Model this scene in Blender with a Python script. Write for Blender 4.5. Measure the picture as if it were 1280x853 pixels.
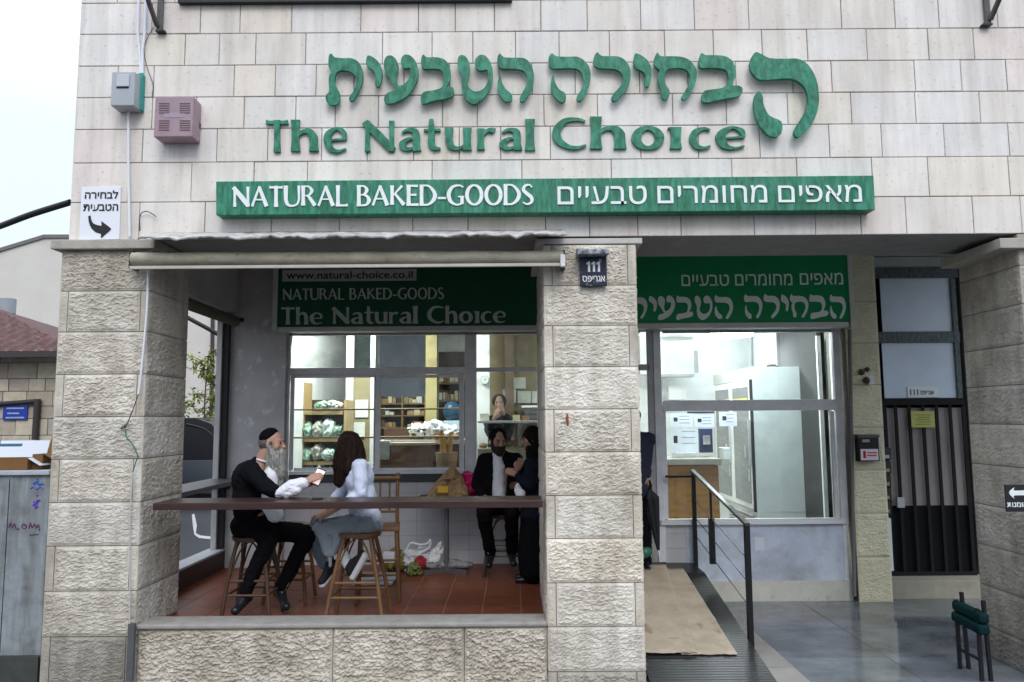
import bpy, bmesh, math, random
from mathutils import Vector, Matrix, Euler, noise
random.seed(11)
for o in list(bpy.data.objects): bpy.data.objects.remove(o)
SC = bpy.context.scene
COL = SC.collection
R_ = math.radians
# ------------------------------------------------------------------ camera
FPX = 950.0
CAM = Vector((0.0, -6.0, 2.07))
CR = (Matrix.Rotation(R_(90 + 5.8), 3, 'X') @ Matrix.Rotation(R_(-0.42), 3, 'Z'))
cd = bpy.data.cameras.new('Camera'); cam = bpy.data.objects.new('Camera', cd); COL.objects.link(cam)
cam.matrix_world = Matrix.Translation(CAM) @ CR.to_4x4()
cd.sensor_width = 36; cd.lens = FPX / 1280 * 36; cd.clip_start = .05; cd.clip_end = 2000
SC.camera = cam
# ------------------------------------------------------------------ light
SUN_EL, SUN_AZ = 44, 172          # soft sun behind thin cloud, in front of the facade
w = bpy.data.worlds.new('World'); SC.world = w; w.use_nodes = True
nt = w.node_tree; nt.nodes.clear()
sky = nt.nodes.new('ShaderNodeTexSky'); sky.sky_type = 'NISHITA'; sky.sun_disc = False
sky.sun_elevation = R_(SUN_EL); sky.sun_rotation = R_(SUN_AZ); sky.air_density = 1.0; sky.dust_density = 3.0; sky.ozone_density = 1.0
bg = nt.nodes.new('ShaderNodeBackground'); bg.inputs[1].default_value = .12
wo = nt.nodes.new('ShaderNodeOutputWorld')
# thin pale cloud in front of the blue sky
tcw = nt.nodes.new('ShaderNodeTexCoord'); nzw = nt.nodes.new('ShaderNodeTexNoise'); nzw.inputs['Scale'].default_value = 1.6; nzw.inputs['Detail'].default_value = 5
crw = nt.nodes.new('ShaderNodeValToRGB'); crw.color_ramp.elements[0].position = .35; crw.color_ramp.elements[0].color = (.84, .84, .84, 1); crw.color_ramp.elements[1].position = .6; crw.color_ramp.elements[1].color = (.95, .95, .95, 1)
mxw = nt.nodes.new('ShaderNodeMixRGB'); mxw.inputs[2].default_value = (7.2, 7.9, 8.8, 1)
sxw = nt.nodes.new('ShaderNodeSeparateXYZ'); nt.links.new(tcw.outputs['Generated'], sxw.inputs[0])
zen = nt.nodes.new('ShaderNodeMapRange'); zen.inputs[1].default_value = .32; zen.inputs[2].default_value = .95; zen.inputs[3].default_value = .82; zen.inputs[4].default_value = 2.15
nt.links.new(sxw.outputs[2], zen.inputs[0])          # an overcast sky is brighter overhead than at the horizon
vmw = nt.nodes.new('ShaderNodeVectorMath'); vmw.operation = 'SCALE'; vmw.inputs[0].default_value = (6.9, 7.7, 8.9); nt.links.new(zen.outputs[0], vmw.inputs['Scale']); nt.links.new(vmw.outputs[0], mxw.inputs[2])
nt.links.new(tcw.outputs['Generated'], nzw.inputs['Vector']); nt.links.new(nzw.outputs['Fac'], crw.inputs[0]); nt.links.new(crw.outputs[0], mxw.inputs[0])
nt.links.new(sky.outputs[0], mxw.inputs[1]); nt.links.new(mxw.outputs[0], bg.inputs[0]); nt.links.new(bg.outputs[0], wo.inputs[0])
sd = bpy.data.lights.new('Sun', 'SUN'); sd.energy = .9; sd.angle = R_(25); sd.color = (1, .95, .88)
so = bpy.data.objects.new('Sun', sd); COL.objects.link(so)
az, el = R_(SUN_AZ), R_(SUN_EL)
sdir = Vector((math.sin(az) * math.cos(el), math.cos(az) * math.cos(el), math.sin(el)))
so.rotation_euler = sdir.to_track_quat('Z', 'Y').to_euler()
vs = SC.view_settings; vs.view_transform = 'Standard'; vs.look = 'None'; vs.exposure = 0.48; vs.gamma = 1; vs.use_curve_mapping = False
SC.cycles.max_bounces = 8; SC.cycles.transparent_max_bounces = 16; SC.cycles.use_denoising = True
SC.cycles.caustics_reflective = False; SC.cycles.caustics_refractive = False
SC.cycles.sample_clamp_indirect = 4

# ------------------------------------------------------------------ measuring helpers
def at(px, py, Y):
    """point of the photograph (1280x853) standing at depth Y"""
    d = CR @ Vector(((px - 640) / FPX, -(py - 426.5) / FPX, -1))
    return CAM + d * ((Y - CAM.y) / d.y)
def ax(px, Y, py=523): return at(px, py, Y).x
def az_(py, Y, px=640): return at(px, py, Y).z

# ------------------------------------------------------------------ materials
MATS = {}
def mat(name, col, rough=.6, metal=0, nscale=0, nv=.2, col2=None, bump=0, bscale=40, stretch=(1, 1, 1), spec=.35, emit=0, attr=None, coat=0, contrast=1, bdist=.01, speck=None, wash=None):
    if name in MATS: return MATS[name]
    m = bpy.data.materials.new(name); m.use_nodes = True
    n = m.node_tree.nodes; L = m.node_tree.links
    p = n['Principled BSDF']
    p.inputs['Roughness'].default_value = rough; p.inputs['Metallic'].default_value = metal
    p.inputs['Specular IOR Level'].default_value = spec
    p.inputs['Coat Weight'].default_value = coat
    c = (*col, 1)
    p.inputs['Base Color'].default_value = c
    tc = n.new('ShaderNodeTexCoord'); mp = n.new('ShaderNodeMapping'); mp.inputs['Scale'].default_value = stretch
    L.new(tc.outputs['Object'], mp.inputs['Vector'])
    last = None
    if nscale:
        nz = n.new('ShaderNodeTexNoise'); nz.inputs['Scale'].default_value = nscale; nz.inputs['Detail'].default_value = 6; nz.inputs['Roughness'].default_value = .62
        L.new(mp.outputs[0], nz.inputs['Vector'])
        cr = n.new('ShaderNodeValToRGB')
        c2 = col2 if col2 else tuple(max(0, x * (1 - nv)) for x in col)
        lo, hi = .5 - .22 / contrast, .5 + .22 / contrast
        cr.color_ramp.elements[0].position = lo; cr.color_ramp.elements[0].color = (*c2, 1)
        cr.color_ramp.elements[1].position = hi; cr.color_ramp.elements[1].color = c
        L.new(nz.outputs['Fac'], cr.inputs[0]); last = cr.outputs[0]
    if speck:
        sc_, amt, scol = speck
        n3 = n.new('ShaderNodeTexNoise'); n3.inputs['Scale'].default_value = sc_; n3.inputs['Detail'].default_value = 3
        L.new(tc.outputs['Object'], n3.inputs['Vector'])
        c3 = n.new('ShaderNodeValToRGB'); c3.color_ramp.elements[0].position = .6; c3.color_ramp.elements[0].color = (0, 0, 0, 1)
        c3.color_ramp.elements[1].position = .72; c3.color_ramp.elements[1].color = (amt, amt, amt, 1)
        L.new(n3.outputs['Fac'], c3.inputs[0])
        mx = n.new('ShaderNodeMixRGB'); mx.inputs[2].default_value = (*scol, 1)
        L.new(c3.outputs[0], mx.inputs[0])
        if last: L.new(last, mx.inputs[1])
        else: mx.inputs[1].default_value = c
        last = mx.outputs[0]
    for wsc, wamt, wst in ([wash] if isinstance(wash, tuple) else (wash or [])):
        m3 = n.new('ShaderNodeMapping'); m3.inputs['Scale'].default_value = wst; L.new(tc.outputs['Object'], m3.inputs['Vector'])
        n4 = n.new('ShaderNodeTexNoise'); n4.inputs['Scale'].default_value = wsc; n4.inputs['Detail'].default_value = 7; n4.inputs['Roughness'].default_value = .6; L.new(m3.outputs[0], n4.inputs['Vector'])
        c4 = n.new('ShaderNodeValToRGB'); c4.color_ramp.elements[0].position = .36; c4.color_ramp.elements[0].color = (1 - wamt, 1 - wamt * 1.05, 1 - wamt * 1.15, 1)
        c4.color_ramp.elements[1].position = .56; c4.color_ramp.elements[1].color = (1, 1, 1, 1); L.new(n4.outputs['Fac'], c4.inputs[0])
        mx = n.new('ShaderNodeMixRGB'); mx.blend_type = 'MULTIPLY'; mx.inputs[0].default_value = 1
        if last: L.new(last, mx.inputs[1])
        else: mx.inputs[1].default_value = c
        L.new(c4.outputs[0], mx.inputs[2]); last = mx.outputs[0]
    if attr:
        a = n.new('ShaderNodeAttribute'); a.attribute_name = attr
        mx = n.new('ShaderNodeMixRGB'); mx.blend_type = 'MULTIPLY'; mx.inputs[0].default_value = 1
        if last: L.new(last, mx.inputs[1])
        else: mx.inputs[1].default_value = c
        L.new(a.outputs['Color'], mx.inputs[2]); last = mx.outputs[0]
    if last: L.new(last, p.inputs['Base Color'])
    if bump:
        nb = n.new('ShaderNodeTexNoise'); nb.inputs['Scale'].default_value = bscale; nb.inputs['Detail'].default_value = 5
        L.new(mp.outputs[0], nb.inputs['Vector'])
        b = n.new('ShaderNodeBump'); b.inputs['Strength'].default_value = bump; b.inputs['Distance'].default_value = bdist
        L.new(nb.outputs['Fac'], b.inputs['Height']); L.new(b.outputs[0], p.inputs['Normal'])
    if emit:
        p.inputs['Emission Color'].default_value = c; p.inputs['Emission Strength'].default_value = emit
    MATS[name] = m
    return m
def glass(name, tint=(.96, .98, .98), rough=0.0, dirt=.03, refl=1.0):
    if name in MATS: return MATS[name]
    m = bpy.data.materials.new(name); m.use_nodes = True
    n = m.node_tree.nodes; L = m.node_tree.links; n.clear()
    out = n.new('ShaderNodeOutputMaterial'); tr = n.new('ShaderNodeBsdfTransparent'); tr.inputs[0].default_value = (*tint, 1)
    gl = n.new('ShaderNodeBsdfGlossy'); gl.inputs['Roughness'].default_value = rough
    fr = n.new('ShaderNodeFresnel'); fr.inputs[0].default_value = 1.5
    ml = n.new('ShaderNodeMath'); ml.operation = 'MULTIPLY'; ml.inputs[1].default_value = refl
    mx = n.new('ShaderNodeMixShader')
    L.new(fr.outputs[0], ml.inputs[0]); L.new(ml.outputs[0], mx.inputs[0]); L.new(tr.outputs[0], mx.inputs[1]); L.new(gl.outputs[0], mx.inputs[2])
    df = n.new('ShaderNodeBsdfDiffuse'); df.inputs[0].default_value = (.7, .72, .74, 1)
    tc = n.new('ShaderNodeTexCoord'); nz = n.new('ShaderNodeTexNoise'); nz.inputs['Scale'].default_value = 3.5; nz.inputs['Detail'].default_value = 8
    L.new(tc.outputs['Object'], nz.inputs['Vector'])
    cr = n.new('ShaderNodeValToRGB'); cr.color_ramp.elements[0].position = .42; cr.color_ramp.elements[0].color = (0, 0, 0, 1)
    cr.color_ramp.elements[1].position = .75; cr.color_ramp.elements[1].color = (dirt * 3, dirt * 3, dirt * 3, 1)
    L.new(nz.outputs['Fac'], cr.inputs[0])
    m2 = n.new('ShaderNodeMixShader'); L.new(cr.outputs[0], m2.inputs[0]); L.new(mx.outputs[0], m2.inputs[1]); L.new(df.outputs[0], m2.inputs[2])
    L.new(m2.outputs[0], out.inputs[0]); MATS[name] = m
    return m

# ------------------------------------------------------------------ object helpers
def link(name, me, m=None, parent=None):
    o = bpy.data.objects.new(name, me); COL.objects.link(o)
    ms = m if isinstance(m, (list, tuple)) else [m]
    for x in ms:
        if x: me.materials.append(x)
    if parent:
        o.parent = parent
        bpy.context.view_layer.update() if False else None
        o.matrix_parent_inverse = Matrix.Translation(parent.location).inverted() if parent.rotation_euler == Euler((0, 0, 0)) else parent.matrix_basis.inverted()
    return o
def fin(name, bm, m=None, parent=None, smooth=False, bevel=0, seg=2):
    me = bpy.data.meshes.new(name)
    if bevel:
        bmesh.ops.remove_doubles(bm, verts=bm.verts, dist=1e-5)
        ed = [e for e in bm.edges if len(e.link_faces) == 2 and e.calc_face_angle(0) > .6]
        bmesh.ops.bevel(bm, geom=ed, offset=bevel, segments=seg, affect='EDGES', profile=.6, clamp_overlap=True)
    bmesh.ops.recalc_face_normals(bm, faces=bm.faces)
    bm.to_mesh(me); bm.free()
    if smooth:
        for p in me.polygons: p.use_smooth = True
        try: me.set_sharp_from_angle(angle=R_(40))
        except Exception: pass
    return link(name, me, m, parent)
def tag(o, label, cat, group=None):
    o['label'] = label; o['category'] = cat
    if group: o['group'] = group
    return o
def struct(o): o['kind'] = 'structure'; return o
def thing(name, label, cat, loc=(0, 0, 0), group=None):
    o = bpy.data.objects.new(name, None); COL.objects.link(o); o.location = loc; o.empty_display_size = .1
    return tag(o, label, cat, group)
def box(bm, x0, x1, y0, y1, z0, z1, mi=0):
    v = [bm.verts.new(p) for p in ((x0, y0, z0), (x1, y0, z0), (x1, y1, z0), (x0, y1, z0), (x0, y0, z1), (x1, y0, z1), (x1, y1, z1), (x0, y1, z1))]
    for f in ((0, 1, 5, 4), (1, 2, 6, 5), (2, 3, 7, 6), (3, 0, 4, 7), (4, 5, 6, 7), (3, 2, 1, 0)):
        fa = bm.faces.new([v[i] for i in f]); fa.material_index = mi
    return v
def pbox(bm, l, t, r, b, Y, dep=.05, mi=0):
    """box whose front face, standing at depth Y, covers that rectangle of the photograph"""
    cx, cy = (l + r) / 2, (t + b) / 2
    return box(bm, at(l, cy, Y).x, at(r, cy, Y).x, Y, Y + dep, at(cx, b, Y).z, at(cx, t, Y).z, mi)
def PB(name, l, t, r, b, Y, dep, m, parent=None, bevel=.003):
    bm = bmesh.new(); pbox(bm, l, t, r, b, Y, dep); return fin(name, bm, m, parent, bevel=bevel)
def B(name, x0, x1, y0, y1, z0, z1, m, parent=None, bevel=0):
    bm = bmesh.new(); box(bm, x0, x1, y0, y1, z0, z1); return fin(name, bm, m, parent, bevel=bevel)
def tube(bm, pts, r, seg=10, cap=True):
    pts = [Vector(p) for p in pts]; n = len(pts); rs = r if isinstance(r, (list, tuple)) else [r] * n
    rings = []; pn = None
    for i, p in enumerate(pts):
        d = (pts[min(i + 1, n - 1)] - pts[max(i - 1, 0)]).normalized()
        if pn is None:
            a = Vector((0, 0, 1)) if abs(d.z) < .9 else Vector((1, 0, 0)); u = d.cross(a).normalized()
        else: u = (pn - d * pn.dot(d)).normalized()
        pn = u; v = d.cross(u)
        rings.append([bm.verts.new(p + (u * math.cos(2 * math.pi * k / seg) + v * math.sin(2 * math.pi * k / seg)) * rs[i]) for k in range(seg)])
    for a, b in zip(rings, rings[1:]):
        for k in range(seg): bm.faces.new((a[k], a[(k + 1) % seg], b[(k + 1) % seg], b[k]))
    if cap: bm.faces.new(rings[0][::-1]); bm.faces.new(rings[-1])
def T(name, pts, r, m, parent=None, seg=10):
    bm = bmesh.new(); tube(bm, pts, r, seg); return fin(name, bm, m, parent, smooth=True)
def smooth_pts(p, k=5):
    p = [Vector(x) for x in p]; out = []
    for i in range(len(p) - 1):
        a, b, c, d = p[max(i - 1, 0)], p[i], p[i + 1], p[min(i + 2, len(p) - 1)]
        for j in range(k):
            t = j / k
            out.append(.5 * ((2 * b) + (c - a) * t + (2 * a - 5 * b + 4 * c - d) * t * t + (3 * b - a - 3 * c + d) * t ** 3))
    out.append(p[-1]); return out
def bar(bm, a, b, wx, wy):
    """square bar from a to b"""
    a, b = Vector(a), Vector(b); d = (b - a).normalized()
    u = Vector((1, 0, 0)) if abs(d.x) < .9 else Vector((0, 0, 1)); u = (u - d * u.dot(d)).normalized(); v = d.cross(u)
    q = []
    for p in (a, b):
        q.append([bm.verts.new(p + u * sx * wx / 2 + v * sy * wy / 2) for sx, sy in ((-1, -1), (1, -1), (1, 1), (-1, 1))])
    for k in range(4): bm.faces.new((q[0][k], q[0][(k + 1) % 4], q[1][(k + 1) % 4], q[1][k]))
    bm.faces.new(q[0][::-1]); bm.faces.new(q[1])

# solid figures: overlapping tapered limbs fused into one skin
def _cap(bm, p0, p1, r0, r1, seg=14):
    p0, p1 = Vector(p0), Vector(p1); d = p1 - p0
    if d.length < 1e-5: d = Vector((0, 0, 1e-4))
    d = d.normalized(); a = Vector((0, 0, 1)) if abs(d.z) < .9 else Vector((1, 0, 0)); u = d.cross(a).normalized(); v = d.cross(u)
    prof = [(p0, -math.cos(t) * r0, math.sin(t) * r0) for t in [math.pi / 2 * k / 4 for k in range(5)]] + [(p1, math.sin(t) * r1, math.cos(t) * r1) for t in [math.pi / 2 * k / 4 for k in range(5)]]
    rings = []
    for c, h, r in prof:
        if r < 1e-5: rings.append([bm.verts.new(c + d * h)])
        else: rings.append([bm.verts.new(c + d * h + (u * math.cos(2 * math.pi * k / seg) + v * math.sin(2 * math.pi * k / seg)) * r) for k in range(seg)])
    for A, Bq in zip(rings, rings[1:]):
        if len(A) == 1:
            for k in range(seg): bm.faces.new((A[0], Bq[(k + 1) % seg], Bq[k]))
        elif len(Bq) == 1:
            for k in range(seg): bm.faces.new((A[k], A[(k + 1) % seg], Bq[0]))
        else:
            for k in range(seg): bm.faces.new((A[k], A[(k + 1) % seg], Bq[(k + 1) % seg], Bq[k]))
def _ell(bm, c, r, M=None):
    mm = Matrix.Translation(Vector(c)) @ (M.to_4x4() if M else Matrix()) @ Matrix.Diagonal((*r, 1))
    bmesh.ops.create_uvsphere(bm, u_segments=20, v_segments=14, radius=1, matrix=mm)
def blob(name, prims, m, parent=None, voxel=.01, sm=3, pick=None, wrinkle=0, wscale=(14, 14, 14), seed=0):
    bm = bmesh.new()
    for p in prims:
        if p[0] == 'c': _cap(bm, *p[1:])
        else: _ell(bm, *p[1:])
    bmesh.ops.recalc_face_normals(bm, faces=bm.faces)
    me = bpy.data.meshes.new(name); bm.to_mesh(me); bm.free()
    o = bpy.data.objects.new(name, me); COL.objects.link(o)
    md = o.modifiers.new('r', 'REMESH'); md.mode = 'VOXEL'; md.voxel_size = voxel
    if sm:
        ms = o.modifiers.new('s', 'SMOOTH'); ms.iterations = sm; ms.factor = .5
    dg = bpy.context.evaluated_depsgraph_get(); dg.update()
    me2 = bpy.data.meshes.new_from_object(o.evaluated_get(dg))
    bpy.data.objects.remove(o); me2.name = name; me2.materials.clear()
    if wrinkle:
        nn = [v.normal.copy() for v in me2.vertices]; S = Vector((seed * 3.7, seed * 1.3, seed))
        for v, q in zip(me2.vertices, nn):
            c = v.co; w_ = noise.noise(Vector((c.x * wscale[0], c.y * wscale[1], c.z * wscale[2])) + S) + .7 * (.35 - abs(noise.noise(Vector((c.x * wscale[0] * 1.7 + c.z * 5, c.y * wscale[1] * 1.7, c.z * wscale[2] * 1.9)) + S)) * 2)
            v.co = c + q * w_ * wrinkle
    for p in me2.polygons:
        p.use_smooth = True
        if pick: p.material_index = pick(p.center)
    return link(name, me2, m, parent)
def crumple(name, c, r, m, seed, parent=None, sub=5, sharp=.32, floor=None):
    """a thin crinkled bag or wrapped loaf"""
    bm = bmesh.new(); bmesh.ops.create_icosphere(bm, subdivisions=sub, radius=1); S = Vector((seed * 5.3, seed * 2.1, seed * .7)); c = Vector(c)
    for v in bm.verts:
        q = v.co.copy(); d = 1 + .28 * noise.noise(q * 1.3 + S)
        for fq, am in ((2.2, sharp), (4.7, sharp * .5), (10, sharp * .22)): d += am * (.45 - abs(noise.noise(q * fq + S)) * 1.8)
        v.co = Vector((q.x * r[0], q.y * r[1], q.z * r[2])) * d + c
        if floor is not None and v.co.z < floor: v.co.z = floor + (v.co.z - floor) * .02
    o = fin(name, bm, m, parent)
    for p in o.data.polygons: p.use_smooth = True
    return o
def strands(o, n, ln, r, seed, down=(0, 0, -1), lift=.004):
    """lay fine locks over a hair or beard mesh, following its surface"""
    from mathutils.bvhtree import BVHTree
    me = o.data; rr = random.Random(seed); bm = bmesh.new(); bm.from_mesh(me); t = BVHTree.FromBMesh(bm); vs_ = [v.co.copy() for v in bm.verts]; D = Vector(down)
    for _ in range(n):
        p = rr.choice(vs_); pts = []; L_ = ln * rr.uniform(.5, 1.2); k = 7; jit = Vector((rr.uniform(-.35, .35), rr.uniform(-.35, .35), 0))
        for i in range(k):
            co, nr, _i, _d = t.find_nearest(p)
            if co is None: break
            pts.append(co + nr * (lift * rr.uniform(.2, 1) * math.sin(math.pi * (i + .6) / k)))
            d = D + jit * .5; d = d - nr * d.dot(nr)
            if d.length < .15: break
            p = co + d.normalized() * L_ / k
        if len(pts) > 2: tube(bm, pts, [r * (1 - .75 * abs(i / (len(pts) - 1) - .3)) for i in range(len(pts))], 4)
    bm.to_mesh(me); bm.free()
    for p in me.polygons: p.use_smooth = True
def frame3(f, up=(0, 0, 1)):
    f = Vector(f).normalized(); s = f.cross(Vector(up)).normalized(); u = s.cross(f); return f, s, u
def head(c, f, up=(0, 0, 1), k=1.0):
    c = Vector(c); f, s, u = frame3(f, up); M = Matrix((f, s, u)).transposed()
    q = lambda a, b, d: c + (f * a + s * b + u * d) * k
    pr = [('e', q(-.012, 0, .022), (.096 * k, .075 * k, .097 * k), M), ('e', q(.03, 0, -.045), (.058 * k, .056 * k, .066 * k), M),
          ('e', q(.04, 0, .0), (.055 * k, .062 * k, .07 * k), M),
          ('c', q(.085, 0, .012), q(.112, 0, -.026), .008 * k, .0135 * k), ('c', q(.098, .01, -.031), q(.098, -.01, -.031), .009 * k, .009 * k),
          ('c', q(.080, .038, .022), q(.080, -.038, .022), .011 * k, .011 * k),
          ('c', q(.084, .018, -.058), q(.084, -.018, -.058), .008 * k, .008 * k), ('e', q(.076, 0, -.092), (.018 * k, .022 * k, .017 * k), M)]
    for sg in (1, -1):
        pr.append(('e', q(-.008, .078 * sg, -.005), (.017 * k, .009 * k, .031 * k), M))
        pr.append(('e', q(.05, .045 * sg, -.025), (.03 * k, .02 * k, .03 * k), M))
    def pick(p):
        for sg in (1, -1):
            if (p - q(.088, .032 * sg, .004)).length < .0095 * k: return 1
            dv = p - q(.086, .033 * sg, .024); 
            if abs(dv.dot(u)) < .0042 * k and abs(dv.dot(s)) < .019 * k and dv.dot(f) > -.03: return 2
        dv = p - q(.088, 0, -.058)
        if abs(dv.dot(u)) < .0085 * k and abs(dv.dot(s)) < .023 * k and dv.dot(f) > -.02: return 3
        return 0
    return pr, pick, q
def hand(wrist, d, nrm, curl=.5, k=1.0, side=1):
    """palm, four unequal bent fingers and a thumb; d = towards the fingers, nrm = back of the hand"""
    wrist = Vector(wrist); d, s, nrm = frame3(d, nrm); s = s * side
    q = lambda a, b, c: wrist + (d * a + s * b + nrm * c) * k
    pr = [('c', q(0, 0, 0), q(.03, 0, 0), .024 * k, .026 * k)]
    for b, ln in ((.030, .062), (.010, .074), (-.010, .070), (-.029, .055)):
        pr.append(('c', q(.015, b * .6, 0), q(.085, b, .002), .014 * k, .0115 * k))
        p = Vector((.085, .002)); ang = -curl * .6; r = .0095
        for j, fr in enumerate((.45, .32, .25)):
            n2 = p + Vector((math.cos(ang), math.sin(ang))) * ln * fr
            pr.append(('c', q(p.x, b, p.y), q(n2.x, b * 1.03, n2.y), r * k, (r - .001) * k)); p = n2; ang -= curl; r -= .0008
    pr += [('c', q(.02, .022, -.004), q(.055, .048, -.016), .014 * k, .0115 * k), ('c', q(.055, .048, -.016), q(.085, .05 - curl * .01, -.03), .011 * k, .0085 * k)]
    return pr

# ------------------------------------------------------------------ lettering
def fontmesh(name, s, w, h, m, parent, org, bold=0, ext=.003, hebrew=False, rx=90):
    cu = bpy.data.curves.new(name, 'FONT'); cu.body = s[::-1] if hebrew else s; cu.extrude = .001; cu.offset = bold
    cu.resolution_u = 4
    twice = bold and 'פ' in s
    if twice: cu.offset = 0
    o = bpy.data.objects.new(name, cu); COL.objects.link(o)
    dg = bpy.context.evaluated_depsgraph_get(); dg.update()
    me = bpy.data.meshes.new_from_object(o.evaluated_get(dg)); bpy.data.objects.remove(o)
    xs = [v.co.x for v in me.vertices]; ys = [v.co.y for v in me.vertices]
    if not xs: return None
    x0, x1, y0, y1 = min(xs), max(xs), min(ys), max(ys)
    for v in me.vertices:
        c = v.co; v.co = Vector(((c.x - x0) / (x1 - x0) * w, -ext if c.z > 0 else 0, (c.y - y0) / (y1 - y0) * h)) + Vector(org)
    me.materials.clear(); me.name = name
    if twice:                      # the letter pe cannot be swollen, so it is laid twice, a hair apart
        bm = bmesh.new(); bm.from_mesh(me); g = bmesh.ops.duplicate(bm, geom=bm.verts[:] + bm.edges[:] + bm.faces[:])['geom']
        for v in g:
            if isinstance(v, bmesh.types.BMVert): v.co += Vector((h * bold * 2.2, -.0004 if v.co.y < org[1] - ext * .5 else 0, h * bold))
        bm.to_mesh(me); bm.free()
    return link(name, me, m, parent)
def ptext(name, s, l, t, r, b, Y, m, parent, bold=0, ext=.003, hebrew=False):
    a = at(l, b, Y); c = at(r, t, Y)
    return fontmesh(name, s, c.x - a.x, c.z - a.z, m, parent, (a.x, Y, (a.z + at(r, b, Y).z) / 2), bold, ext, hebrew)
def _ribbon(bm, pts, dep, off):
    P = [Vector(p[:2]) for p in pts]; W = [p[2] for p in pts]; n = len(P); Lf, Rt = [], []
    for i in range(n):
        d = (P[min(i + 1, n - 1)] - P[max(i - 1, 0)]).normalized(); nn = Vector((-d.y, d.x)) * W[i] / 2
        Lf.append(P[i] + nn); Rt.append(P[i] - nn)
    fv = [[bm.verts.new((q.x, q.y, dep + off)) for q in S] for S in (Lf, Rt)]; bv = [[bm.verts.new((q.x, q.y, 0)) for q in S] for S in (Lf, Rt)]
    for i in range(n - 1):
        bm.faces.new((fv[0][i], fv[1][i], fv[1][i + 1], fv[0][i + 1]))
        bm.faces.new((fv[0][i], fv[0][i + 1], bv[0][i + 1], bv[0][i])); bm.faces.new((fv[1][i], bv[1][i], bv[1][i + 1], fv[1][i + 1]))
    for i in (0, n - 1): bm.faces.new((fv[0][i], fv[1][i], bv[1][i], bv[0][i]))
def _sm3(p, k=6):
    return [tuple(q) for q in smooth_pts([Vector(x) for x in p], k)]
S_ = lambda x, y0=0, y1=1, w=.17: [(x, y0, w * 1.25), (x, y0 + (y1 - y0) * .3, w), (x, y0 + (y1 - y0) * .7, w), (x, y1, w * 1.2)]
def _o(cx, cy, rx, ry, w, a0=0, a1=360, thin=.5):
    out = []
    for k in range(25):
        a = R_(a0 + (a1 - a0) * k / 24); out.append((cx + rx * math.cos(a), cy + ry * math.sin(a), w * (thin + (1 - thin) * abs(math.cos(a)))))
    return out
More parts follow.
